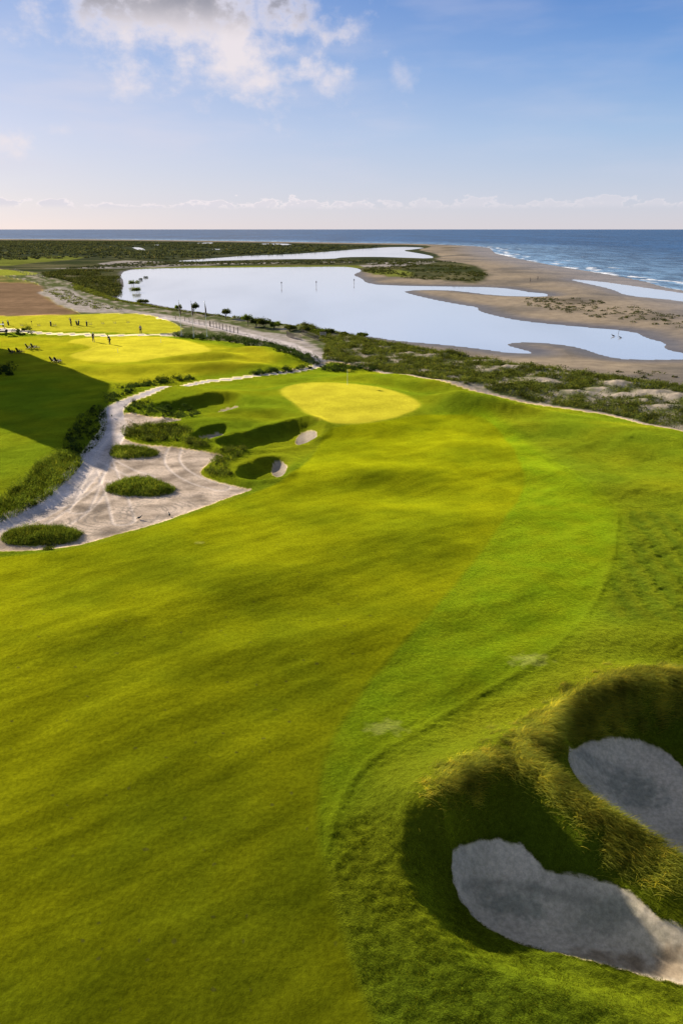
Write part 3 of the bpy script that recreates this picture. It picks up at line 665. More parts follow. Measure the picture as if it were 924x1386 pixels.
def clumps_patch(name, poly, n, h, size, mat, label, cat='shrubs', seed=1, nper=40, blade=0, group=None, margin=-.12, kind=None, dens=None, blade_mat=None):
    """a planted patch: a root empty, its bushes and its grass"""
    if dens is None: dens = lambda q_: np.clip(.55+1.9*fbm(q_[:, 0]/1.3, q_[:, 1]/1.3, 2, seed), .06, 1)
    q = sample_poly(poly, n, seed, margin, dens); q = q if len(q) else sample_poly(poly, n, seed, 0.0, dens); n = len(q); c_ = on_ground(q); g = np.random.default_rng(seed+99)
    cen = poly.mean(0); root = thing(name, (cen[0], cen[1], zat(*cen)), 0, label, cat, group)
    hh = h*(.35+1.05*g.random(n)**1.6); off = np.array([cen[0], cen[1], zat(*cen)])
    rad = np.column_stack([hh*.8, hh*.8, hh*.95])
    c2 = c_.copy(); c2[:, 2] += hh*.15
    veg('foliage', [leaves(c2-off, rad, nper, size, seed)], mat, root)
    if blade:
        q = sample_poly(poly, blade, seed+3, -.25); b_ = on_ground(q, -.02)-off
        veg('tall_grass', [blades(b_, h*.95, size*.45, .35, 2, (.2, -.1), .35, seed+4)], blade_mat or M_reed, root)
    return root
GI = 'planted islands in the sandy waste area'
clumps_patch('planted_island', isl['i1'], 34, .42, .07, M_reed, 'small green grassy island topmost of those in the sand, beside the cart path', 'planted island', 31, 110, 2500, GI)
clumps_patch('planted_island', isl['i2'], 50, .45, .07, M_reed, 'lens-shaped leafy green island in the middle of the tracked sand', 'planted island', 32, 120, 4500, GI)
clumps_patch('planted_island', isl['i3'], 60, .40, .06, M_reed, 'long reedy green island at the left edge, lowest in the sand', 'planted island', 33, 130, 6500, GI)
clumps_patch('shrub', Lp([(58,742),(67,737),(76,740),(68,745)]), 5, .28, .05, M_shrub, 'single small round shrub at the rim of fairway and sand, lower left', 'shrub', 34, 160, 300)
clumps_patch('shrub_strip', Lp([(-60,722),(0,706),(35,690),(75,668),(98,640),(112,622),(92,612),(72,617),(55,628),(35,652),(10,672),(-60,700)]), 150, .62, .10, M_reed, 'sunlit leafy bushes lining the left side of the sand cart path', 'shrubs', 35, 120, 5000)
clumps_patch('shrub_strip', Lp([(92,612),(112,622),(135,596),(143,575),(141,550),(125,548),(100,575),(85,600)]), 110, .35, .09, M_hedge, 'low shaded shrubs between the dark lawn and the cart path', 'shrubs', 36, 90, 3000)
clumps_patch('hedge', Lp([(140,545),(146,534),(165,525),(200,515.5),(262,509.5),(262,516),(215,520),(175,532),(152,547)]), 130, .65, .12, M_hedge, 'curved hedge along the narrow path below the practice green mounds', 'hedge', 37, 90)
clumps_patch('hedge', Lp([(162,553),(170,544),(240,546),(270,553),(268,565),(240,567),(205,563),(180,559)]), 130, .55, .10, M_hedge, 'dark hedge in front of the farthest greenside bunker', 'hedge', 38, 90)
clumps_patch('hedge', Lp([(166,588),(170,580),(187,574),(240,575),(258,580),(258,592),(240,598),(200,597),(180,594)]), 120, .60, .10, M_shrub, 'bushy hedge on the grass tongue right of the cart path', 'hedge', 39, 100, 1500)
clumps_patch('shrub', Lp([(248,600),(256,593),(272,592),(284,600),(280,606),(262,606)]), 22, .6, .09, M_shrub, 'leafy shrub at the tip of the middle grass tongue', 'shrub', 40, 140, 300)
clumps_patch('shrub_strip', Lp([(275,640),(284,625),(300,612),(320,607),(335,605),(330,614),(312,622),(300,634),(318,644),(300,648)]), 60, .5, .08, M_shrub, 'bushes around the rim of the nearest grass tongue in the sand', 'shrubs', 41, 110, 1500)
clumps_patch('hedge', Lp([(228,452),(272,455.5),(300,455),(345,461),(380,468),(412,480),(436,492),(425,496),(408,488),(380,479),(345,469),(300,462),(240,457.5)]), 330, .85, .17, M_hedge, 'long hedge sweeping down behind the practice green to the path bend', 'hedge', 42, 60)
clumps_patch('hedge', Lp([(334,508),(350,502),(386,499.5),(425,495),(425,499),(386,504),(350,507.5)]), 80, .55, .13, M_hedge, 'low clipped hedge on the inner side of the path bend', 'hedge', 43, 80)
clumps_patch('hedge', Lp([(427,501),(435,495),(470,492.5),(508,498),(508,502),(460,504)]), 90, .75, .13, M_hedge, 'dark hedge just behind the main green, right of the path bend', 'hedge', 44, 80)
clumps_patch('shrub', Lp([(22,452),(22,447),(34,446),(43,448),(43,453),(32,455)]), 16, 1.0, .2, M_hedge, 'round clipped bush beside the path near the golf cart', 'shrub', 45, 120)
clumps_patch('shrub', Lp([(-12,507),(-6,497),(8,495),(20,500),(24,507),(8,510)]), 22, 1.0, .2, M_hedge, 'dark rounded bush standing in the building shade at the left edge', 'shrub', 46, 110)
# dune strip
dstrip = np.vstack([path_dune[2:][::2]+[0, .9], at_z([(1200,600),(1000,556),(924,533),(850,524),(760,511),(680,496),(600,483),(520,470),(450,456),(400,449),(415,462),(440,476)], 2.5)])
def dd(q): return np.clip(.85+2.2*fbm(q[:, 0]/5, q[:, 1]/5, 3, 55)-1.3*spots(q), .0, 1)
q = sample_poly(dstrip, 5200, 51, .2, dd); c_ = on_ground(q); g = np.random.default_rng(5); hh = .28+.55*g.random(len(q))**1.5
lv = leaves(c_+[0, 0, .08], np.column_stack([hh*.9, hh*.9, hh]), 34, .16, 52)
q = sample_poly(dstrip, 45000, 53, .1, dd); bl = blades(on_ground(q, -.02), .55, .045, .4, 2, (.25, -.1), .4, 54)
tag(veg('dune_grass', [lv, bl], M_dune), 'scrubby dune grass and bushes between turf and beach', 'dune grass', kind='stuff')
# sparse tufts out on the flats
bs = np.vstack([sample_poly(p, 260, 60+i, 1.0) for i, p in enumerate(darkb[:1])])
q = np.vstack([bs, sample_poly(W([(480,468),(600,488),(760,515),(924,530),(1000,520),(880,505),(700,490),(560,470)], .9), 26, 77)])
c_ = on_ground(q); g = np.random.default_rng(6); hh = .2+.4*g.random(len(q))
tag(veg('beach_scrub', [leaves(c_, np.column_stack([hh*2.2, hh*2.2, hh]), 40, .3, 61)], M_pen), 'sparse low scrub scattered over the sand flats', 'scrub', kind='stuff')
# peninsula scrub and scrub left of the lagoon
pen = W([(485,365),(505,355),(560,352),(610,357),(662,370),(655,381),(610,379),(560,377),(515,371.5)], 1.2)
lft = W([(55,372),(70,366),(120,364),(165,364),(160,374),(166,388),(158,397),(148,408),(138,400),(105,392),(90,385),(62,384)], 1.5)
bnd = W([(60,364),(150,357),(200,353),(300,352.8),(450,351),(560,350),(640,357),(560,353),(480,356.5),(300,357),(200,359.5),(150,362)], 1.2)
def far_scrub(name, poly, n, h, mat, label, seed, nper=26, leaf=.55, dens=None):
    q = sample_poly(poly, n, seed, .5, dens); c_ = on_ground(q); g = np.random.default_rng(seed); hh = h*(.4+.9*g.random(len(q)))
    return tag(veg(name, [leaves(c_, np.column_stack([hh*1.5, hh*1.3, hh]), nper, leaf, seed+1)], mat), label, 'scrub', kind='stuff')
cl_ = lambda q: np.clip(.35+2.0*fbm(q[:, 0]/30, q[:, 1]/30, 3, 71), .03, 1)
far_scrub('scrub', pen, 620, 1.0, M_pen, 'green scrub covering the peninsula in the lagoon', 72, 26, .6, cl_)
far_scrub('scrub', lft, 1500, 1.3, M_pen, 'brownish scrub on the low ground left of the lagoon', 73, 26, .6, cl_)
shs = at_z([(95,385),(150,402),(200,412),(250,422),(300,432.5),(350,441.5),(400,450),(438,455),(440,458),(400,452),(350,444),(300,436.5),(250,428.5),(200,421),(150,412),(100,396)], 2.8)
far_scrub('shore_scrub', shs, 1200, .42, M_dune, 'green scrub strip between the sandy path and the lagoon shore', 78, 40, .22)
far_scrub('shore_scrub', at_z([(62,396),(80,392),(96,396),(120,408),(150,416),(175,422),(120,420),(88,412)], 3.6), 110, .7, M_dune, 'scattered bushes on the pale sand left of the lagoon', 79, 50, .25)
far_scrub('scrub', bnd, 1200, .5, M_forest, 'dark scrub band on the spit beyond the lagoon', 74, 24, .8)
frs = W([(-600,323.6),(0,324.6),(150,325.2),(300,327.2),(430,329.2),(540,331.4),(480,334),(440,340),(330,345),(200,348),(120,345),(0,348),(-600,350)], 3.0)
def fdens(q):
    w_ = np.zeros(len(q)); w_[:] = np.clip((q[:, 1]/1400)**.2, 0, 1)
    for p in ponds+[channel]: w_ *= sdf(q, p, 60) < -16
    return w_*np.clip(.6+1.2*fbm(q[:, 0]/120, q[:, 1]/120, 3, 88), .15, 1)
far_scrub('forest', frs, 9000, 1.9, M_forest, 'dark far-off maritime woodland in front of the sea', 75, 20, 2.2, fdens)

# ------------------------------------------------------------------ shrubs and small trees on the lagoon shore
def shore_tree(px, py, wpx, hpx, label, stem=True, seed=1, mat=M_shrub, name='shore_tree', group='bushes along the lagoon shore'):
    p0 = ground_at([(px, py)])[0]
    if p0[2] < 0: p0[2] = 0
    dep = p0[1]*math.cos(PITCH)+(24-p0[2])*math.sin(PITCH); k = dep/F; w_ = wpx*k; h_ = hpx*k*1.25; w_ *= 1.1
    root = thing(name, tuple(p0), random.random()*6, label, 'tree' if stem else 'shrub', group)
    g = np.random.default_rng(seed)
    st = h_*.28 if stem else 0.0
    n = max(4, int(w_*2.2)); cx_ = g.uniform(-.36, .36, n)*w_; cy_ = g.uniform(-.25, .25, n)*w_
    cen = np.column_stack([cx_, cy_, st+(h_-st)*(.30+.15*g.random(n))])
    rad = np.column_stack([np.full(n, w_*.20+.2), np.full(n, w_*.18+.2), (h_-st)*(.40+.2*g.random(n))])
    root.rotation_euler = (0, 0, 0)
    veg('crown', [leaves(cen, rad, 300, .26, seed, .25)], mat, root)
    mb = MB(); mb.tube((0, 0, -.1), (0, 0, st+(h_-st)*.4), .09, .05, 7)
    for a_ in range(4):
        an = a_*1.6+seed; mb.tube((0, 0, st*.7+.1), (math.cos(an)*w_*.25, math.sin(an)*w_*.2, st+(h_-st)*.5), .05, .02, 6)
    mb.build('trunk', M_bark, root)
    return root
for i, a_ in enumerate([
   (243,423,9,9,'small round-headed tree at the shore, leftmost, behind the first flagpole',True),
   (263,425,12,13,'round tree standing behind the middle flagpole',True),
   (306,432,13,12,'lone round tree on a short trunk right of the flagpoles',True),
   (336,441,15,13,'tallest bush at the left end of the row by the water',True),
   (347,442,14,12,'yellow-green bush second in the row by the water',False),
   (358,444,18,12,'broad bush in the middle of the row by the water',False),
   (371,445,14,9,'bush closing the right end of the row by the water',False),
   (392,448,17,8,'single dark oval bush right of the long row by the water',False),
   (411,449.5,14,7,'low flat bush between the oval bush and the sand bar',False),
   (431,451,18,5,'very low spreading bush at the water edge',False),
   (446,451.5,16,5,'low bush beside the spreading bush at the water edge',False),
   (467,455,13,5,'small bush on the sand bar, second from the right',False),
   (491,456.5,16,6,'small bush on the sand bar, farthest right at the shore',False)]):
    shore_tree(*a_[:4], a_[4], a_[5], 200+i, M_shrub if i % 3 else M_reed, 'shore_tree' if a_[5] else 'shore_bush')
def islet(px, py, wpx, hpx, label, seed, mat=M_shrub):
    p0 = at_z([(px, py)], 0.0)[0]; dep = p0[1]*math.cos(PITCH)+24*math.sin(PITCH); k = dep/F
    root = thing('islet_bush', (p0[0], p0[1], 0), 0, label, 'shrub', 'bushes standing in the lagoon')
    g = np.random.default_rng(seed); w_ = wpx*k; h_ = hpx*k; n = 9
    cen = np.column_stack([g.uniform(-.35, .35, n)*w_, g.uniform(-.3, .3, n)*w_, np.full(n, h_*.35)]); rad = np.tile([w_*.2, w_*.2, h_*.5], (n, 1))
    veg('foliage', [leaves(cen, rad, 150, .35, seed, .3)], mat, root)
    for k_ in range(3): MB().tube((cen[k_][0], cen[k_][1], -.8), (cen[k_][0], cen[k_][1], h_*.4), .06, .03, 6).build('stem', M_bark, root)
islet(182,387,15,9,'yellow-green bush in the lagoon near its left shore, topmost',301,M_reed)
islet(184,396,12,8,'bush in the lagoon just below the topmost one',302,M_reed)
islet(194,411,20,7,'flat dark bush in the lagoon, nearest to the shore',303)
islet(198,376,6,2,'tiny low tuft in the lagoon',304); islet(191,379,5,2.5,'tiny clump of reeds in the lagoon beside the bush',305)

# ------------------------------------------------------------------ people
def skin_mesh(name, pts, edges, rad, mat, parent, sub=1):
    me = bpy.data.meshes.new(name); me.from_pydata([Vector(p) for p in pts], edges, []); o = bpy.data.objects.new(name, me); COL.objects.link(o)
    md = o.modifiers.new('Skin', 'SKIN'); me.skin_vertices.new() if not me.skin_vertices else None
    for i, sv in enumerate(me.skin_vertices[0].data):
        r_ = rad[i]; sv.radius = (r_, r_) if isinstance(r_, (int, float)) else r_; sv.use_root = (i == 0)
    sb = o.modifiers.new('Sub', 'SUBSURF'); sb.levels = sb.render_levels = sub
    dg = bpy.context.evaluated_depsgraph_get(); m2 = bpy.data.meshes.new_from_object(o.evaluated_get(dg)); bpy.data.objects.remove(o); bpy.data.meshes.remove(me)
    m2.materials.clear(); m2.materials.append(mat); m2.polygons.foreach_set('use_smooth', [True]*len(m2.polygons))
    n_ = bpy.data.objects.new(name, m2); return link(n_, parent)
def person(loc, rz, label, pose='stand', shirt=M_navy, legs=M_khaki, cap=M_shirt):
    root = thing('person', loc, rz, label, 'person')
    lean = .42 if pose == 'putt' else .03          # upper body forward (+Y)
    hip = Vector((0, -.10 if pose == 'putt' else 0, .92)); che = hip+Vector((0, math.sin(lean)*.42, math.cos(lean)*.42)); nk = che+Vector((0, math.sin(lean)*.14, math.cos(lean)*.14))
    hd = nk+Vector((0, .09+lean*.12, .15-lean*.06))
    if pose == 'putt': hands = [Vector((.03, .34, .80)), Vector((-.03, .36, .86))]; elb = [Vector((.22, .22, 1.02)), Vector((-.22, .22, 1.04))]
    elif pose == 'swing': hands = [Vector((.30, .18, 1.50)), Vector((.24, .12, 1.46))]; elb = [Vector((.36, .16, 1.25)), Vector((-.02, .32, 1.32))]
    else: hands = [Vector((.26, .08, .80)), Vector((-.26, .10, .80))]; elb = [Vector((.25, -.02, 1.08)), Vector((-.25, -.02, 1.08))]
    sh = [che+Vector((s_*.185, 0, .06)) for s_ in (1, -1)]
    hp = [hip+Vector((s_*.09, 0, -.04)) for s_ in (1, -1)]; kn = [Vector((s_*.12, .04, .49)) for s_ in (1, -1)]; an = [Vector((s_*.14, -.02, .09)) for s_ in (1, -1)]; toe = [Vector((s_*.16, .16, .045)) for s_ in (1, -1)]
    pts = [hip, che, nk, hd-Vector((0, 0, .05)), hd+Vector((0, 0, .05)), hd+Vector((0, 0, .10))]
    rad = [(.15, .11), (.17, .11), .06, .085, .095, .07]
    ed = [(0, 1), (1, 2), (2, 3), (3, 4), (4, 5)]
    for i in (0, 1):
        b_ = len(pts); pts += [sh[i], elb[i], hands[i]]; rad += [.062, .045, .028]; ed += [(1, b_), (b_, b_+1), (b_+1, b_+2)]
        b_ = len(pts); pts += [hp[i], kn[i], an[i], toe[i]]; rad += [.09, .06, .042, .04]; ed += [(0, b_), (b_, b_+1), (b_+1, b_+2), (b_+2, b_+3)]
    body = skin_mesh('body', pts, ed, rad, M_skin, root)
    for i in (0, 1):
        d_ = (hands[i]-elb[i]).normalized(); sd = Vector((1 if i == 0 else -1, 0, 0)); fw_ = Vector((0, 1, 0))
        for k_, ln_ in enumerate((.055, .07, .075, .07)):
            mb = MB(); s_ = hands[i]+d_*.03+fw_*((k_-1.5)*.02); m_ = s_+d_*ln_; mb.tube(s_, m_, .010, .009, 6); mb.tube(m_, m_+(d_-sd*.6).normalized()*.03, .009, .006, 6); mb.build('finger', M_skin, body, True)
        s_ = hands[i]+fw_*.03; mb = MB(); mb.tube(s_, s_+(d_*.6+fw_*.8).normalized()*.055, .011, .008, 6); mb.build('thumb', M_skin, body, True)
    # clothing
    pts = [hip+Vector((0, 0, .0)), che, nk-Vector((0, 0, .03))]; rad = [(.165, .125), (.185, .125), .075]; ed = [(0, 1), (1, 2)]
    for i in (0, 1):
        b_ = len(pts); pts += [sh[i], sh[i].lerp(elb[i], .75)]; rad += [.078, .07]; ed += [(1, b_), (b_, b_+1)]
    skin_mesh('shirt', pts, ed, rad, shirt, root)
    pts = [hip]; rad = [(.16, .125)]; ed = []
    for i in (0, 1):
        b_ = len(pts); pts += [hp[i], kn[i], an[i]]; rad += [.105, .078, .065]; ed += [(0, b_), (b_, b_+1), (b_+1, b_+2)]
    skin_mesh('trousers', pts, ed, rad, legs, root)
    for i in (0, 1): MB().ball(an[i]+Vector((0, .07, -.035)), (.055, .15, .05)).build('shoe', M_dark, root, True)
    mb = MB(); mb.ball(hd+Vector((0, -.012, .07)), (.10, .115, .085)); mb.box(hd+Vector((0, .13, .065)), (.14, .10, .015)); mb.build('cap', cap, root, True)
    MB().ball(hd+Vector((0, .105, .0)), (.014, .02, .022), 8).build('nose', M_skin, root, True)
    for s_ in (1, -1):
        MB().ball(hd+Vector((s_*.095, 0, .0)), (.012, .022, .032), 8).build('ear', M_skin, root, True)
        MB().ball(hd+Vector((s_*.035, .088, .025)), (.013, .01, .008), 8).build('eye', M_black, root, True)
    MB().box(hd+Vector((0, .092, -.045)), (.05, .008, .008)).build('mouth', M_flag, root)
    return root, hands
def club(root, hands, pose, label):
    o = thing('golf_club', root.location, root.rotation_euler.z, label, 'golf club')
    a_ = (hands[0]+hands[1])/2
    e_ = Vector((.02, .62, .03)) if pose == 'putt' else a_+Vector((.35, -.75, .35)) if pose == 'swing' else Vector((.34, .35, .03))
    d_ = (a_-e_).normalized()
    MB().tube(e_, a_, .008, .009, 6).build('shaft', M_metal, o); MB().tube(a_-d_*.05, a_+d_*.14, .015, .015, 6).build('grip', M_black, o)
    MB().box(e_+Vector((.05, 0, 0)), (.11, .04, .05), None, .008).build('club_head', M_metal, o)
PEOPLE = [(127,462.5,-2.5,'golfer in dark clothes and white cap putting, left of two on the practice green','putt',M_black,M_navy,M_shirt),
          (149,466,1.2,'golfer in dark shirt and pale cap putting, right of two on the practice green','putt',M_navy,M_black,M_khaki),
          (191,451.5,.2,'person in grey top and dark trousers standing on the range edge by the path','stand',M_grey,M_black,M_black),
          (97,441,2.6,'person in black standing on the driving range beside golf bags','swing',M_black,M_black,M_black)]
for (a_, b_, rz, lb, ps, s1, s2, s3) in PEOPLE:
    p0 = ground_at([(a_, b_)])[0]; rt, hs = person(tuple(p0), rz, lb, ps, s1, s2, s3)
    if ps != 'stand': club(rt, hs, ps, {'putt': 'putter held by the '+('left' if a_ < 140 else 'right')+' golfer on the practice green', 'swing': 'club held up by the person in black on the driving range'}[ps])

# ------------------------------------------------------------------ adirondack chairs
def chair():
    r_ = thing('lawn_chair', (0, 0, 0))
    mb = MB()
    for k in range(5): mb.box((0, .28-k*.115, .36-k*.028), (.54, .10, .022), Matrix.Rotation(R(13), 3, 'X'))
    mb.build('seat', M_dark, r_)
    mb = MB()
    for k in range(5): mb.box(((k-2)*.108, -.42, .66-abs(k-2)*.03), (.098, .022, .86-abs(k-2)*.07), Matrix.Rotation(R(24), 3, 'X'))
    mb.box((0, -.33, .48), (.56, .03, .06)); mb.box((0, -.50, .82), (.56, .03, .06)); mb.build('backrest', M_dark, r_)
    for s in (1, -1):
        MB().box((s*.34, -.05, .56), (.13, .78, .025), None, .005).build('armrest', M_dark, r_)
        MB().box((s*.29, .30, .27), (.03, .09, .56)).build('leg', M_dark, r_)
        MB().box((s*.29, -.10, .17), (.03, .95, .10), Matrix.Rotation(R(16), 3, 'X')).build('leg', M_dark, r_)
        MB().box((s*.31, -.30, .44), (.03, .06, .24)).build('arm_post', M_dark, r_)
    return r_
CH = [(17,478.5,-.5,'left of the pair at the edge of the building shade'),(27,478,-.4,'right of the pair at the edge of the building shade'),
      (40,472.5,-.6,'left of the pair on sunlit lawn above the others'),(47,472,-.5,'right of the pair on sunlit lawn above the others'),
      (73,490.5,-.6,'left of the pair nearest to the practice green front'),(79,491,-.5,'right of the pair nearest to the practice green front')]
ch0 = chair()
for i, (a_, b_, rz, lb) in enumerate(CH):
    o = ch0 if i == 0 else copy_tree(ch0); o.location = ground_at([(a_, b_)])[0]; o.rotation_euler = (0, 0, rz+.0)
    tag(o, 'dark wooden lawn chair, '+lb, 'chair', 'lawn chairs beside the practice green')
def stool():
    r_ = thing('side_table', (0, 0, 0)); mb = MB()
    for k in range(4): mb.box((0, (k-1.5)*.12, .43), (.46, .11, .02))
    mb.build('table_top', M_dark, r_)
    for sx in (1, -1):
        for sy in (1, -1): MB().box((sx*.19, sy*.19, .21), (.04, .04, .42)).build('leg', M_dark, r_)
    return r_
st0 = stool()
for i, (a_, b_, lb) in enumerate([(31.5,478.6,'the edge of the building shade'),(52.5,473,'the sunlit lawn above the others'),(82.5,492,'the practice green front')]):
    o = st0 if i == 0 else copy_tree(st0); o.location = ground_at([(a_, b_)])[0]
    tag(o, 'small dark table beside the chairs at '+lb, 'side table', 'small tables beside the lawn chairs')

# ------------------------------------------------------------------ driving range gear
def bag_stand():
    r_ = thing('bag_stand', (0, 0, 0))
    for s in (1, -1): MB().tube((s*.28, 0, 0), (s*.34, 0, .62), .022, .02, 8).build('post', M_wood, r_)
    MB().box((0, 0, .30), (.58, .04, .05)).build('crossbar', M_wood, r_); MB().box((0, .10, .04), (.62, .22, .03)).build('base', M_wood, r_)
    return r_
b0 = bag_stand()
for i, (a_, b_, w_) in enumerate([(30,441,'far left'),(53,441,'between the slim post and the left golf bag'),(74.5,441,'right beside the left golf bag'),(122.5,439,'right beside the upright black bag'),(139.5,438.5,'third from the right end'),(155.5,437.5,'second from the right end'),(173.5,437,'at the right end of the row')]):
    o = b0 if i == 0 else copy_tree(b0); o.location = ground_at([(a_, b_)])[0]; tag(o, 'wooden bag stand on the range, '+w_, 'bag stand', 'bag stands in a row on the driving range')
def golf_bag():
    r_ = thing('golf_bag', (0, 0, 0))
    mb = MB(); mb.tube((0, -.08, .02), (0, .12, .86), .15, .17, 12); mb.box((.0, -.14, .35), (.2, .12, .4), Matrix.Rotation(R(-13), 3, 'X'), .03); mb.build('bag_body', M_black, r_)
    MB().tube((0, .11, .85), (0, .135, .93), .18, .18, 12).build('collar', M_grey, r_)
    for k in range(8):
        mb = MB(); a_ = k*.785; mb.tube((math.cos(a_)*.09, .13+math.sin(a_)*.09, .9), (math.cos(a_)*.13, .17+math.sin(a_)*.13, 1.12), .008, .008, 5); mb.box((math.cos(a_)*.13, .17+math.sin(a_)*.13, 1.14), (.05, .08, .05)); mb.build('club', M_metal, r_)
    for s in (1, -1): MB().tube((s*.08, .05, .7), (s*.28, .42, 0), .012, .012, 6).build('stand_leg', M_black, r_)
    MB().tube((.17, -.02, .4), (.17, .10, .75), .02, .02, 6).build('strap', M_grey, r_)
    return r_
g0 = golf_bag()
for i, (a_, b_, rz, w_) in enumerate([(5,442,0,'above the golf cart'),(12,440.5,.6,'leaning, second from the left edge'),(69.5,441.5,.2,'standing alone between bag stands left of the person'),(104.5,440.5,1.0,'just right of the person on the range'),(107,440,-.6,'beside another bag right of the person, outer one'),(118,441.5,.1,'squat and upright, rightmost of the bags')]):
    o = g0 if i == 0 else copy_tree(g0); o.location = ground_at([(a_, b_)])[0]; o.rotation_euler = (0, 0, rz); tag(o, 'black golf bag on the range, '+w_, 'golf bag', 'golf bags on the driving range')
p0 = ground_at([(44, 441.5)])[0]; r_ = thing('yardage_post', tuple(p0), 0, 'slim dark post with a small plate on the driving range', 'post')
MB().tube((0, 0, 0), (0, 0, 1.1), .035, .03, 8).build('post', M_dark, r_); MB().box((0, .01, 1.0), (.22, .03, .26), None, .01).build('plate', M_dark, r_)

# ------------------------------------------------------------------ golf cart
p0 = ground_at([(3, 451.5)])[0]; gc = thing('golf_cart', tuple(p0), R(-70), 'dark golf cart with a pale roof parked on the path at the left edge', 'golf cart')
mb = MB(); mb.box((0, 0, .42), (1.15, 2.3, .22), None, .06); mb.box((0, .95, .62), (1.1, .45, .34), Matrix.Rotation(R(-14), 3, 'X'), .10); mb.box((0, -.75, .66), (1.1, .7, .34), None, .08); mb.build('body', M_black, gc)
MB().box((0, -.15, 1.84), (1.15, 1.75, .07), None, .03).build('roof', M_white, gc)
MB().box((0, -.28, .88), (1.0, .5, .12), None, .04).build('seat', M_khaki, gc); MB().box((0, -.55, 1.15), (1.0, .09, .42), Matrix.Rotation(R(8), 3, 'X'), .03).build('backrest', M_khaki, gc)
for s in (1, -1):
    MB().tube((s*.52, .78, .78), (s*.52, .60, 1.82), .02, .02, 6).build('roof_post', M_metal, gc); MB().tube((s*.52, -.95, .8), (s*.52, -.92, 1.82), .02, .02, 6).build('roof_post', M_metal, gc)
    for yy in (.82, -.78):
        w_ = MB().tube((s*.46, yy, .23), (s*.62, yy, .23), .23, .23, 20).build('wheel', M_rubber, gc); MB().tube((s*.60, yy, .23), (s*.635, yy, .23), .12, .12, 14).build('rim', M_metal, w_)
    MB().ball((s*.38, 1.17, .62), (.08, .04, .06)).build('headlight', M_white, gc, True)
MB().box((0, .70, 1.28), (1.0, .015, .78), Matrix.Rotation(R(10), 3, 'X')).build('windscreen', M_glass, gc)
mb = MB(); mb.tube((-.25, .62, .85), (-.25, .38, 1.08), .02, .02, 6); mb.tube((-.25, .37, 1.07), (-.25, .35, 1.09), .17, .17, 16); mb.build('steering_wheel', M_black, gc)

# ------------------------------------------------------------------ flagpoles
def flagpole():
    r_ = thing('flagpole', (0, 0, 0))
    MB().tube((0, 0, 0), (0, 0, .5), .16, .13, 12).build('plinth', M_white, r_)
    MB().tube((0, 0, .5), (0, 0, 7.0), .065, .03, 10).build('pole', M_white, r_)
    MB().ball((0, 0, 7.05), .07).build('finial', M_metal, r_, True)
    # limp cloth hanging in folds
    vs, fs = [], []
    for j in range(13):
        f = j/12; zz = 6.8-2.3*f; w_ = .06+.15*math.sin(f*2.6)
        for i in range(9):
            u_ = i/8; vs.append((.05+u_*w_, .07*math.sin(u_*12+f*3)*(.4+f), zz-u_*.35))
    for j in range(12):
        for i in range(8): a_ = j*9+i; fs.append((a_, a_+1, a_+10, a_+9))
    np_mesh('flag', vs, fs, M_flag, r_, True)
    return r_
f0 = flagpole()
for i, (a_, b_, lb) in enumerate([(246,456,'left of the three white flagpoles behind the practice green'),(262.5,457,'middle one of the three white flagpoles behind the practice green'),(280.5,458,'right of the three white flagpoles behind the practice green')]):
    o = f0 if i == 0 else copy_tree(f0); o.location = ground_at([(a_, b_)])[0]; o.rotation_euler = (0, 0, .2*i); tag(o, lb+', flag hanging limp', 'flagpole', 'flagpoles behind the practice green')
def pin(px, py, h_, label, mat, cat='golf flag'):
    p0 = ground_at([(px, py)])[0]; r_ = thing('pin_flag', tuple(p0), .3, label, cat)
    MB().tube((0, 0, 0), (0, 0, h_), .022, .018, 8).build('stick', M_white, r_)
    if h_ > 1.2:
        vs = [(.02+.45*i/6, .05*math.sin(i*1.2), h_-.02-.32*j) for j in (0, 1) for i in range(7)]; fs = [(i, i+1, i+8, i+7) for i in range(6)]
        np_mesh('flag', vs, fs, mat, r_)
pin(470, 521, 2.1, 'yellow flag on a white stick at the back of the main green', M_yellow)
for (a_, b_, lb) in ((160,478,'short hole marker stick in the middle of the practice green'),(218,464,'short hole marker stick on the far right of the practice green')): pin(a_, b_, .8, lb, M_yellow, 'hole marker')

# ------------------------------------------------------------------ rope fences along the sandy path
def rope_fence(line, n, label, h_=1.0, pr=.06):
    L_ = ground_at(line); cs = np.concatenate([[0], np.cumsum(np.linalg.norm(np.diff(L_[:, :2], axis=0), axis=1))]); t_ = np.linspace(0, cs[-1], n)
    q = np.column_stack([np.interp(t_, cs, L_[:, 0]), np.interp(t_, cs, L_[:, 1])]); pz = height(q)[0]; o0 = np.array([q[0][0], q[0][1], pz[0]])
    r_ = thing('rope_fence', tuple(o0), 0, label, 'fence')
    base = MB().tube((0, 0, -.1), (0, 0, h_), pr, pr*.9, 8).build('post', M_wood, r_)
    loc = [np.array([q[i][0], q[i][1], pz[i]])-o0 for i in range(n)]
    for i in range(1, n): c_ = base.copy(); COL.objects.link(c_); c_.parent = r_; c_.location = loc[i]
    mb = MB()
    for i in range(n-1):
        for hh_ in (.85, .45):
            a_ = Vector(loc[i])+Vector((0, 0, hh_*h_)); b_ = Vector(loc[i+1])+Vector((0, 0, hh_*h_)); m_ = (a_+b_)/2-Vector((0, 0, .07)); mb.tube(a_, m_, .018, .018, 5); mb.tube(m_, b_, .018, .018, 5)
    mb.build('rope', M_rope, r_)
rope_fence([(285,442),(300,446),(322,451)], 9, 'rope fence with dark wooden posts on the near side of the sandy path', 1.25, .09)
rope_fence([(238,432),(256,436),(284,441.5)], 8, 'rope fence on the sandy path behind the flagpoles', 1.05, .07)
rope_fence([(20,366),(35,372),(58,376)], 12, 'far fence line crossing the grass at the upper left', 1.3, .12)
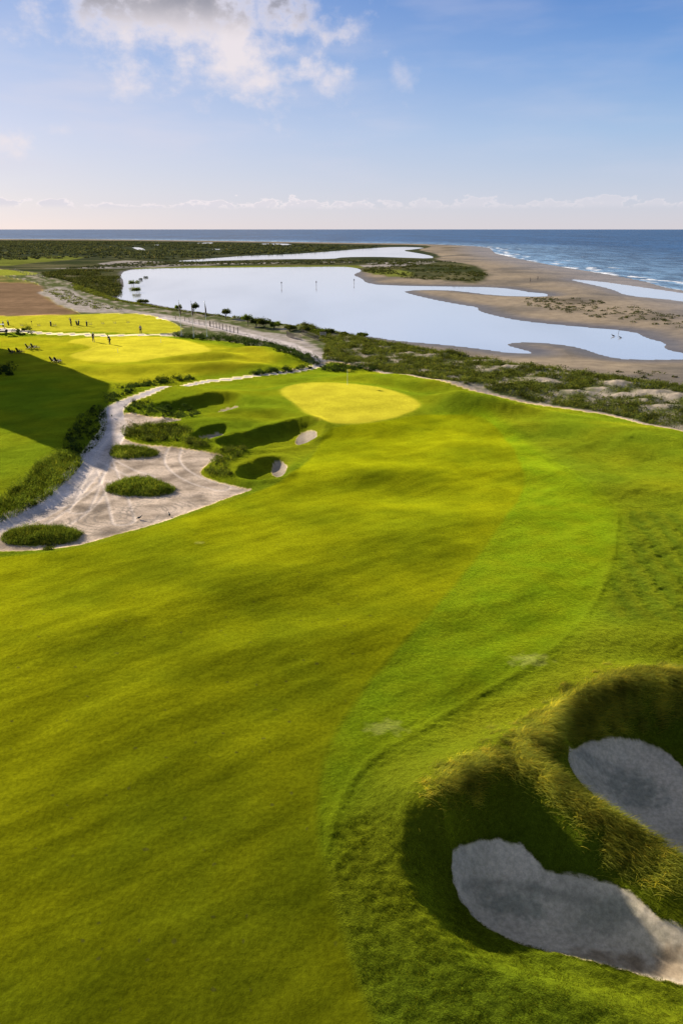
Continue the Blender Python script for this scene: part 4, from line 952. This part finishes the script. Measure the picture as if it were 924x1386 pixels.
# sand picket fence on the dune
def picket(line, n, label):
    L_ = ground_at(line); cs = np.concatenate([[0], np.cumsum(np.linalg.norm(np.diff(L_[:, :2], axis=0), axis=1))]); t_ = np.linspace(0, cs[-1], n)
    q = np.column_stack([np.interp(t_, cs, L_[:, 0]), np.interp(t_, cs, L_[:, 1])]); pz = height(q)[0]; o0 = np.array([q[0][0], q[0][1], pz[0]])
    r_ = thing('picket_fence', tuple(o0), 0, label, 'fence'); mb = MB()
    for i in range(n): mb.box(Vector((q[i][0], q[i][1], pz[i]+.5))-Vector(o0), (.05, .03, 1.15))
    mb.build('pickets', M_wood, r_); mb = MB()
    for i in range(n-1):
        for hh_ in (.25, .9): mb.tube(Vector((q[i][0], q[i][1], pz[i]+hh_))-Vector(o0), Vector((q[i+1][0], q[i+1][1], pz[i+1]+hh_))-Vector(o0), .012, .012, 4)
    mb.build('wire', M_wood, r_)
picket([(388,455),(398,459),(408,461)], 34, 'weathered sand fence on the dune left of the sandy walkway end')
picket([(408,452),(420,457),(432,462)], 34, 'weathered sand fence on the dune right of the sandy walkway end')
p0 = ground_at([(437, 458)])[0]; r_ = thing('notice_board', tuple(p0), .2, 'small pale blank board on posts at the dune crossing', 'notice board')
for s in (1, -1): MB().box((s*.5, 0, .6), (.09, .09, 1.3)).build('post', M_wood, r_)
MB().box((0, -.06, .95), (1.3, .04, .6), None, .01).build('board', M_rope, r_)
# channel markers in the lagoon
for i, (a_, b_, lb) in enumerate([(381,388,'left'),(428,387,'middle'),(479,384,'right')]):
    q = at_z([(a_, b_)], 0)[0]; r_ = thing('marker_post', (q[0], q[1], 0), 0, 'thin marker pole standing in the lagoon, the '+lb+' one of three', 'marker post', 'marker poles in the lagoon')
    MB().tube((0, 0, -.8), (0, 0, 2.3), .10, .07, 8).build('pole', M_dark, r_); MB().box((0, 0, 1.7), (.5, .08, .5), None, .02).build('plate', M_dark, r_)
# birds
def bird(loc, rz, s_, label, mat=M_feather, group=None):
    r_ = thing('bird', loc, rz, label, 'bird', group)
    skin_mesh('body', [Vector(v)*s_ for v in ((0, 0, .17), (0, .10, .20), (0, .16, .27), (0, .18, .32), (0, .215, .325), (0, .27, .315), (0, -.12, .14), (0, -.26, .10))],
              [(0, 1), (1, 2), (2, 3), (3, 4), (4, 5), (0, 6), (6, 7)], [v*s_ for v in (.075, .06, .035, .035, .02, .006, .045, .014)], mat, r_)
    for q_ in (1, -1):
        mb = MB(); mb.tube((q_*.03*s_, 0, 0), (q_*.03*s_, 0, .13*s_), .007*s_, .010*s_, 6); mb.tube((q_*.03*s_, 0, .006), (q_*.035*s_, .05*s_, .006), .006*s_, .004*s_, 5); mb.build('leg', M_dark, r_)
        MB().ball((q_*.065*s_, -.03*s_, .175*s_), (.02*s_, .13*s_, .045*s_)).build('wing', mat, r_, True)
for (a_, b_, s_, rz, lb) in ((189,703,.95,-1.2,'black bird standing on the sand left of another one, near the fairway rim'),(229.5,698.5,.9,.4,'black bird standing on the sand right of another one, near the fairway rim'),
                         (151.5,564,.9,.5,'dark bird on the cart path at its bend')):
    bird(tuple(ground_at([(a_, b_)])[0]), rz, s_, lb)
for (a_, b_, s_, lb) in ((829,455.5,1.9,'dark wading bird in the lagoon, left of two'),(838.5,457.5,1.7,'dark wading bird in the lagoon, right of two')):
    q = at_z([(a_, b_)], 0)[0]; bird((q[0], q[1], -.1), 1.2, s_, lb)
q = at_z([(836, 452.5)], 0)[0]; r_ = thing('marker_post', (q[0], q[1], 0), 0, 'thin stake in the lagoon beside the wading birds', 'marker post'); MB().tube((0, 0, -.5), (.05, 0, 1.2), .05, .035, 7).build('pole', M_dark, r_)
# two people walking far out on the beach
for (a_, b_, lb) in ((717,381,'tiny distant walker on the beach, left of two, in dark clothes'),(727,379,'tiny distant walker on the beach, right of two, in dark clothes')):
    p0 = ground_at([(a_, b_)])[0]; person(tuple(p0), 1.0, lb, 'stand', M_black, M_navy, M_black)

# ------------------------------------------------------------------ clubhouse outside the left edge (its shade falls on the lawn)
foot = [(-57.5, 90.5), (-63.5, 109), (-68.5, 127), (-89, 150), (-112, 152), (-104, 131.4)]
cl = thing('clubhouse', (-90, 115, 4), 0, 'large shingled clubhouse left of the practice lawn', 'building')
o0 = Vector((-90, 115, 4)); H_ = 18.0; nF = len(foot)
bm = bmesh.new(); lo = [bm.verts.new(Vector((p[0], p[1], 3.0))-o0) for p in foot]; hi = [bm.verts.new(Vector((p[0], p[1], 4+H_))-o0) for p in foot]
for i in range(nF): bm.faces.new([lo[i], lo[(i+1) % nF], hi[(i+1) % nF], hi[i]])
bm.faces.new(hi); me = bpy.data.meshes.new('wall'); bm.to_mesh(me); bm.free(); me.materials.append(M_siding); link(bpy.data.objects.new('wall', me), cl)
cx_, cy_ = np.mean([p[0] for p in foot]), np.mean([p[1] for p in foot])
bm = bmesh.new(); lo = [bm.verts.new(Vector((cx_+(p[0]-cx_)*1.01, cy_+(p[1]-cy_)*1.01, 4+H_-.1))-o0) for p in foot]; hi = [bm.verts.new(Vector((cx_+(p[0]-cx_)*.72, cy_+(p[1]-cy_)*.72, 4+H_+3))-o0) for p in foot]
for i in range(nF): bm.faces.new([lo[i], lo[(i+1) % nF], hi[(i+1) % nF], hi[i]])
bm.faces.new(hi); bm.faces.new(lo[::-1]); me = bpy.data.meshes.new('roof'); bm.to_mesh(me); bm.free(); me.materials.append(M_shingle); link(bpy.data.objects.new('roof', me), cl)
for i in range(nF):
    a_ = Vector((*foot[i], 0)); b_ = Vector((*foot[(i+1) % nF], 0)); L_ = (b_-a_).length; d_ = (b_-a_)/L_; nrm = Vector((d_.y, -d_.x, 0)); cc_ = Vector((cx_, cy_, 0))
    if nrm.dot(a_-cc_) < 0: nrm = -nrm
    rot = Matrix((d_, nrm, Vector((0, 0, 1)))).transposed()
    for k in range(int(L_//4)):
        for zz in (6.4, 10.2, 14.0, 17.8):
            c_ = a_+d_*(2.6+k*4)+nrm*.03-Vector((o0.x, o0.y, 0)); c_.z = zz-4
            w_ = MB().box(c_, (1.7, .12, 2.1), rot).build('window', M_white, cl); MB().box(c_+nrm*.05, (1.4, .1, 1.8), rot).build('pane', M_glass, w_)

# ------------------------------------------------------------------ sky, sun
world = bpy.data.worlds.new('World'); S.world = world; world.use_nodes = True; t = world.node_tree; t.nodes.clear()
SKY_STRENGTH = .10; SUN_ST = 4.5; EXPO = 1.0
sun_az_rot = math.atan2(SUN_DIR2[0], SUN_DIR2[1])          # clockwise from +Y
out = t.nodes.new('ShaderNodeOutputWorld'); bg = t.nodes.new('ShaderNodeBackground'); bg.inputs[1].default_value = SKY_STRENGTH
sky = t.nodes.new('ShaderNodeTexSky'); sky.sky_type = 'NISHITA'; sky.sun_disc = False; sky.sun_elevation = SUN_EL; sky.sun_rotation = sun_az_rot
sky.air_density = 1.0; sky.dust_density = .6; sky.ozone_density = 2.0; sky.altitude = 0
tc = t.nodes.new('ShaderNodeTexCoord'); sp_ = t.nodes.new('ShaderNodeSeparateXYZ'); Lk(t, tc.outputs['Generated'], sp_.inputs[0])
azn = math_n(t, 'MULTIPLY', math_n(t, 'ARCTAN2', sp_.outputs[0], sp_.outputs[1]), 57.2958)
eln = math_n(t, 'MULTIPLY', math_n(t, 'ARCSINE', sp_.outputs[2]), 57.2958)
cb = t.nodes.new('ShaderNodeCombineXYZ'); Lk(t, azn, cb.inputs[0]); Lk(t, math_n(t, 'MULTIPLY', eln, 1.35), cb.inputs[1])
cvec = cb.outputs[0]
wn = t.nodes.new('ShaderNodeTexNoise'); wn.inputs['Scale'].default_value = .28; wn.inputs['Detail'].default_value = 8; wn.inputs['Roughness'].default_value = .58; Lk(t, cvec, wn.inputs['Vector'])
def azel(px, py):
    d = rays([(px, py)])[0]; d = d/np.linalg.norm(d); return math.degrees(math.atan2(d[0], d[1])), math.degrees(math.asin(d[2]))
def cloud(px, py, rx, ry, soft=1.0, th=.0, tilt=0.0):
    a0, e0 = azel(px, py); ca_, sa_ = math.cos(R(tilt)), math.sin(R(tilt))
    dx = math_n(t, 'SUBTRACT', azn, a0); dy = math_n(t, 'SUBTRACT', eln, e0)
    u_ = math_n(t, 'DIVIDE', math_n(t, 'ADD', math_n(t, 'MULTIPLY', dx, ca_), math_n(t, 'MULTIPLY', dy, sa_)), rx)
    v_ = math_n(t, 'DIVIDE', math_n(t, 'SUBTRACT', math_n(t, 'MULTIPLY', dy, ca_), math_n(t, 'MULTIPLY', dx, sa_)), ry)
    q = math_n(t, 'SQRT', math_n(t, 'ADD', math_n(t, 'MULTIPLY', u_, u_), math_n(t, 'MULTIPLY', v_, v_)))
    f = math_n(t, 'ADD', math_n(t, 'SUBTRACT', 1.0, q), math_n(t, 'MULTIPLY', math_n(t, 'SUBTRACT', wn.outputs['Fac'], .5), 3.4))
    return ramp(t, f, th, th+soft)
# density of the big drifting cloud and the small ones
c_big = cloud(225, -30, 9.5, 4.6, 1.1, -.5, -14); c_b2 = cloud(315, 58, 2.6, 3.0, 1.1, -.4, -30)
big = math_n(t, 'MAXIMUM', c_big, c_b2)
small = cloud(4, 190, 2.1, 1.2, .8, .0)
for a_ in ((445,105,3.0,2.4,1.2,.1), (483,40,1.6,1.6,1.3,.15), (540,102,1.6,1.2,1.2,.1), (85,176,1.6,.7,1.0,.1), (390,40,1.6,2.2,1.3,.15)):
    small = math_n(t, 'MAXIMUM', small, math_n(t, 'MULTIPLY', cloud(*a_), .6))
# the far line of cumulus above the sea
ln = t.nodes.new('ShaderNodeTexNoise'); ln.inputs['Scale'].default_value = .55; ln.inputs['Detail'].default_value = 7; ln.inputs['Roughness'].default_value = .6
cb2 = t.nodes.new('ShaderNodeCombineXYZ'); Lk(t, azn, cb2.inputs[0]); Lk(t, math_n(t, 'MULTIPLY', eln, 2.2), cb2.inputs[1]); cb2.inputs[2].default_value = 4.0; Lk(t, cb2.outputs[0], ln.inputs['Vector'])
top_ = math_n(t, 'ADD', 1.75, math_n(t, 'MULTIPLY', math_n(t, 'SUBTRACT', ln.outputs['Fac'], .45), 4.2))
line = math_n(t, 'MULTIPLY', ramp(t, math_n(t, 'SUBTRACT', top_, eln), .0, .30), ramp(t, eln, 1.30, 1.75))
line = math_n(t, 'MULTIPLY', line, ramp(t, azn, 9, -8, .45, .95)); linec = mixc(t, ramp(t, math_n(t, 'SUBTRACT', top_, eln), .10, .42), (5.0, 4.5, 4.55), (3.75, 3.6, 3.9))
# thin veil
vn = t.nodes.new('ShaderNodeTexNoise'); vn.inputs['Scale'].default_value = .09; vn.inputs['Detail'].default_value = 6; cb3 = t.nodes.new('ShaderNodeCombineXYZ'); Lk(t, azn, cb3.inputs[0]); Lk(t, math_n(t, 'MULTIPLY', eln, 4.5), cb3.inputs[1]); Lk(t, cb3.outputs[0], vn.inputs['Vector'])
veil = math_n(t, 'MULTIPLY', ramp(t, vn.outputs['Fac'], .42, .75), ramp(t, azn, 16, -18, .16, .45))
veil = math_n(t, 'MULTIPLY', veil, ramp(t, eln, -1, 6, .3, 1.0))
K = 1.0
def rampc(fac, stops):
    n = t.nodes.new('ShaderNodeValToRGB'); el_ = n.color_ramp.elements; n.color_ramp.interpolation = 'B_SPLINE' if 0 else 'EASE'
    n.color_ramp.interpolation = 'LINEAR'
    while len(el_) > 1: el_.remove(el_[-1])
    for i, (p_, c_) in enumerate(stops):
        e_ = el_[0] if i == 0 else el_.new(p_); e_.position = p_; e_.color = (*[((v/255+.055)/1.055)**2.4 for v in c_], 1)
    Lk(t, fac, n.inputs[0]); return n.outputs[0]
ef = math_n(t, 'DIVIDE', eln, 40.0, clamp=True)
gl_ = rampc(ef, [(0, (216,210,220)), (.05, (204,203,220)), (.16, (193,197,224)), (.26, (168,184,222)), (.36, (140,165,216)), (.7, (135,150,185)), (1, (120,132,160))])
gr_ = rampc(ef, [(0, (212,208,218)), (.05, (196,202,222)), (.16, (158,186,224)), (.26, (115,158,216)), (.36, (72,127,200)), (.7, (95,120,165)), (1, (105,120,150))])
grad = mixc(t, ramp(t, azn, -30, 30), gl_, gr_)
grad = mixc(t, 1.0, grad, (1/(SKY_STRENGTH*2**EXPO),)*3, 'MULTIPLY')
skyc = mixc(t, .90, sky.outputs[0], grad)
grey = ramp(t, math_n(t, 'ADD', math_n(t, 'MULTIPLY', c_big, .5), math_n(t, 'MULTIPLY', wn.outputs['Fac'], .8)), .62, .98)
CW = (4.3, 3.95, 4.1); CG = (1.5, 1.5, 1.75)
thick = math_n(t, 'MULTIPLY', grey, ramp(t, eln, 11.8, 14.6))
bigc = mixc(t, thick, CW, CG)
c1 = mixc(t, veil, skyc, (3.6, 3.5, 4.0)); c1 = mixc(t, math_n(t, 'MULTIPLY', small, .75), c1, CW); c1 = mixc(t, line, c1, linec); c1 = mixc(t, math_n(t, 'MULTIPLY', big, .95), c1, bigc)
Lk(t, c1, bg.inputs[0]); Lk(t, bg.outputs[0], out.inputs[0])
sd = bpy.data.lights.new('sun', 'SUN'); sd.energy = SUN_ST; sd.angle = R(.5); sd.color = (1.0, .90, .74); so_ = bpy.data.objects.new('sun', sd); COL.objects.link(so_)
sv = Vector((SUN_DIR2[0]*math.cos(SUN_EL), SUN_DIR2[1]*math.cos(SUN_EL), math.sin(SUN_EL))); so_.rotation_euler = sv.to_track_quat('Z', 'Y').to_euler(); so_.location = (-60, 60, 60)

S.view_settings.view_transform = 'Standard'; S.view_settings.look = 'None'; S.view_settings.gamma = 1; S.view_settings.use_curve_mapping = False
S.view_settings.exposure = EXPO
S.render.engine = 'CYCLES'
S.cycles.max_bounces = 5; S.cycles.diffuse_bounces = 2; S.cycles.glossy_bounces = 2; S.cycles.transmission_bounces = 3
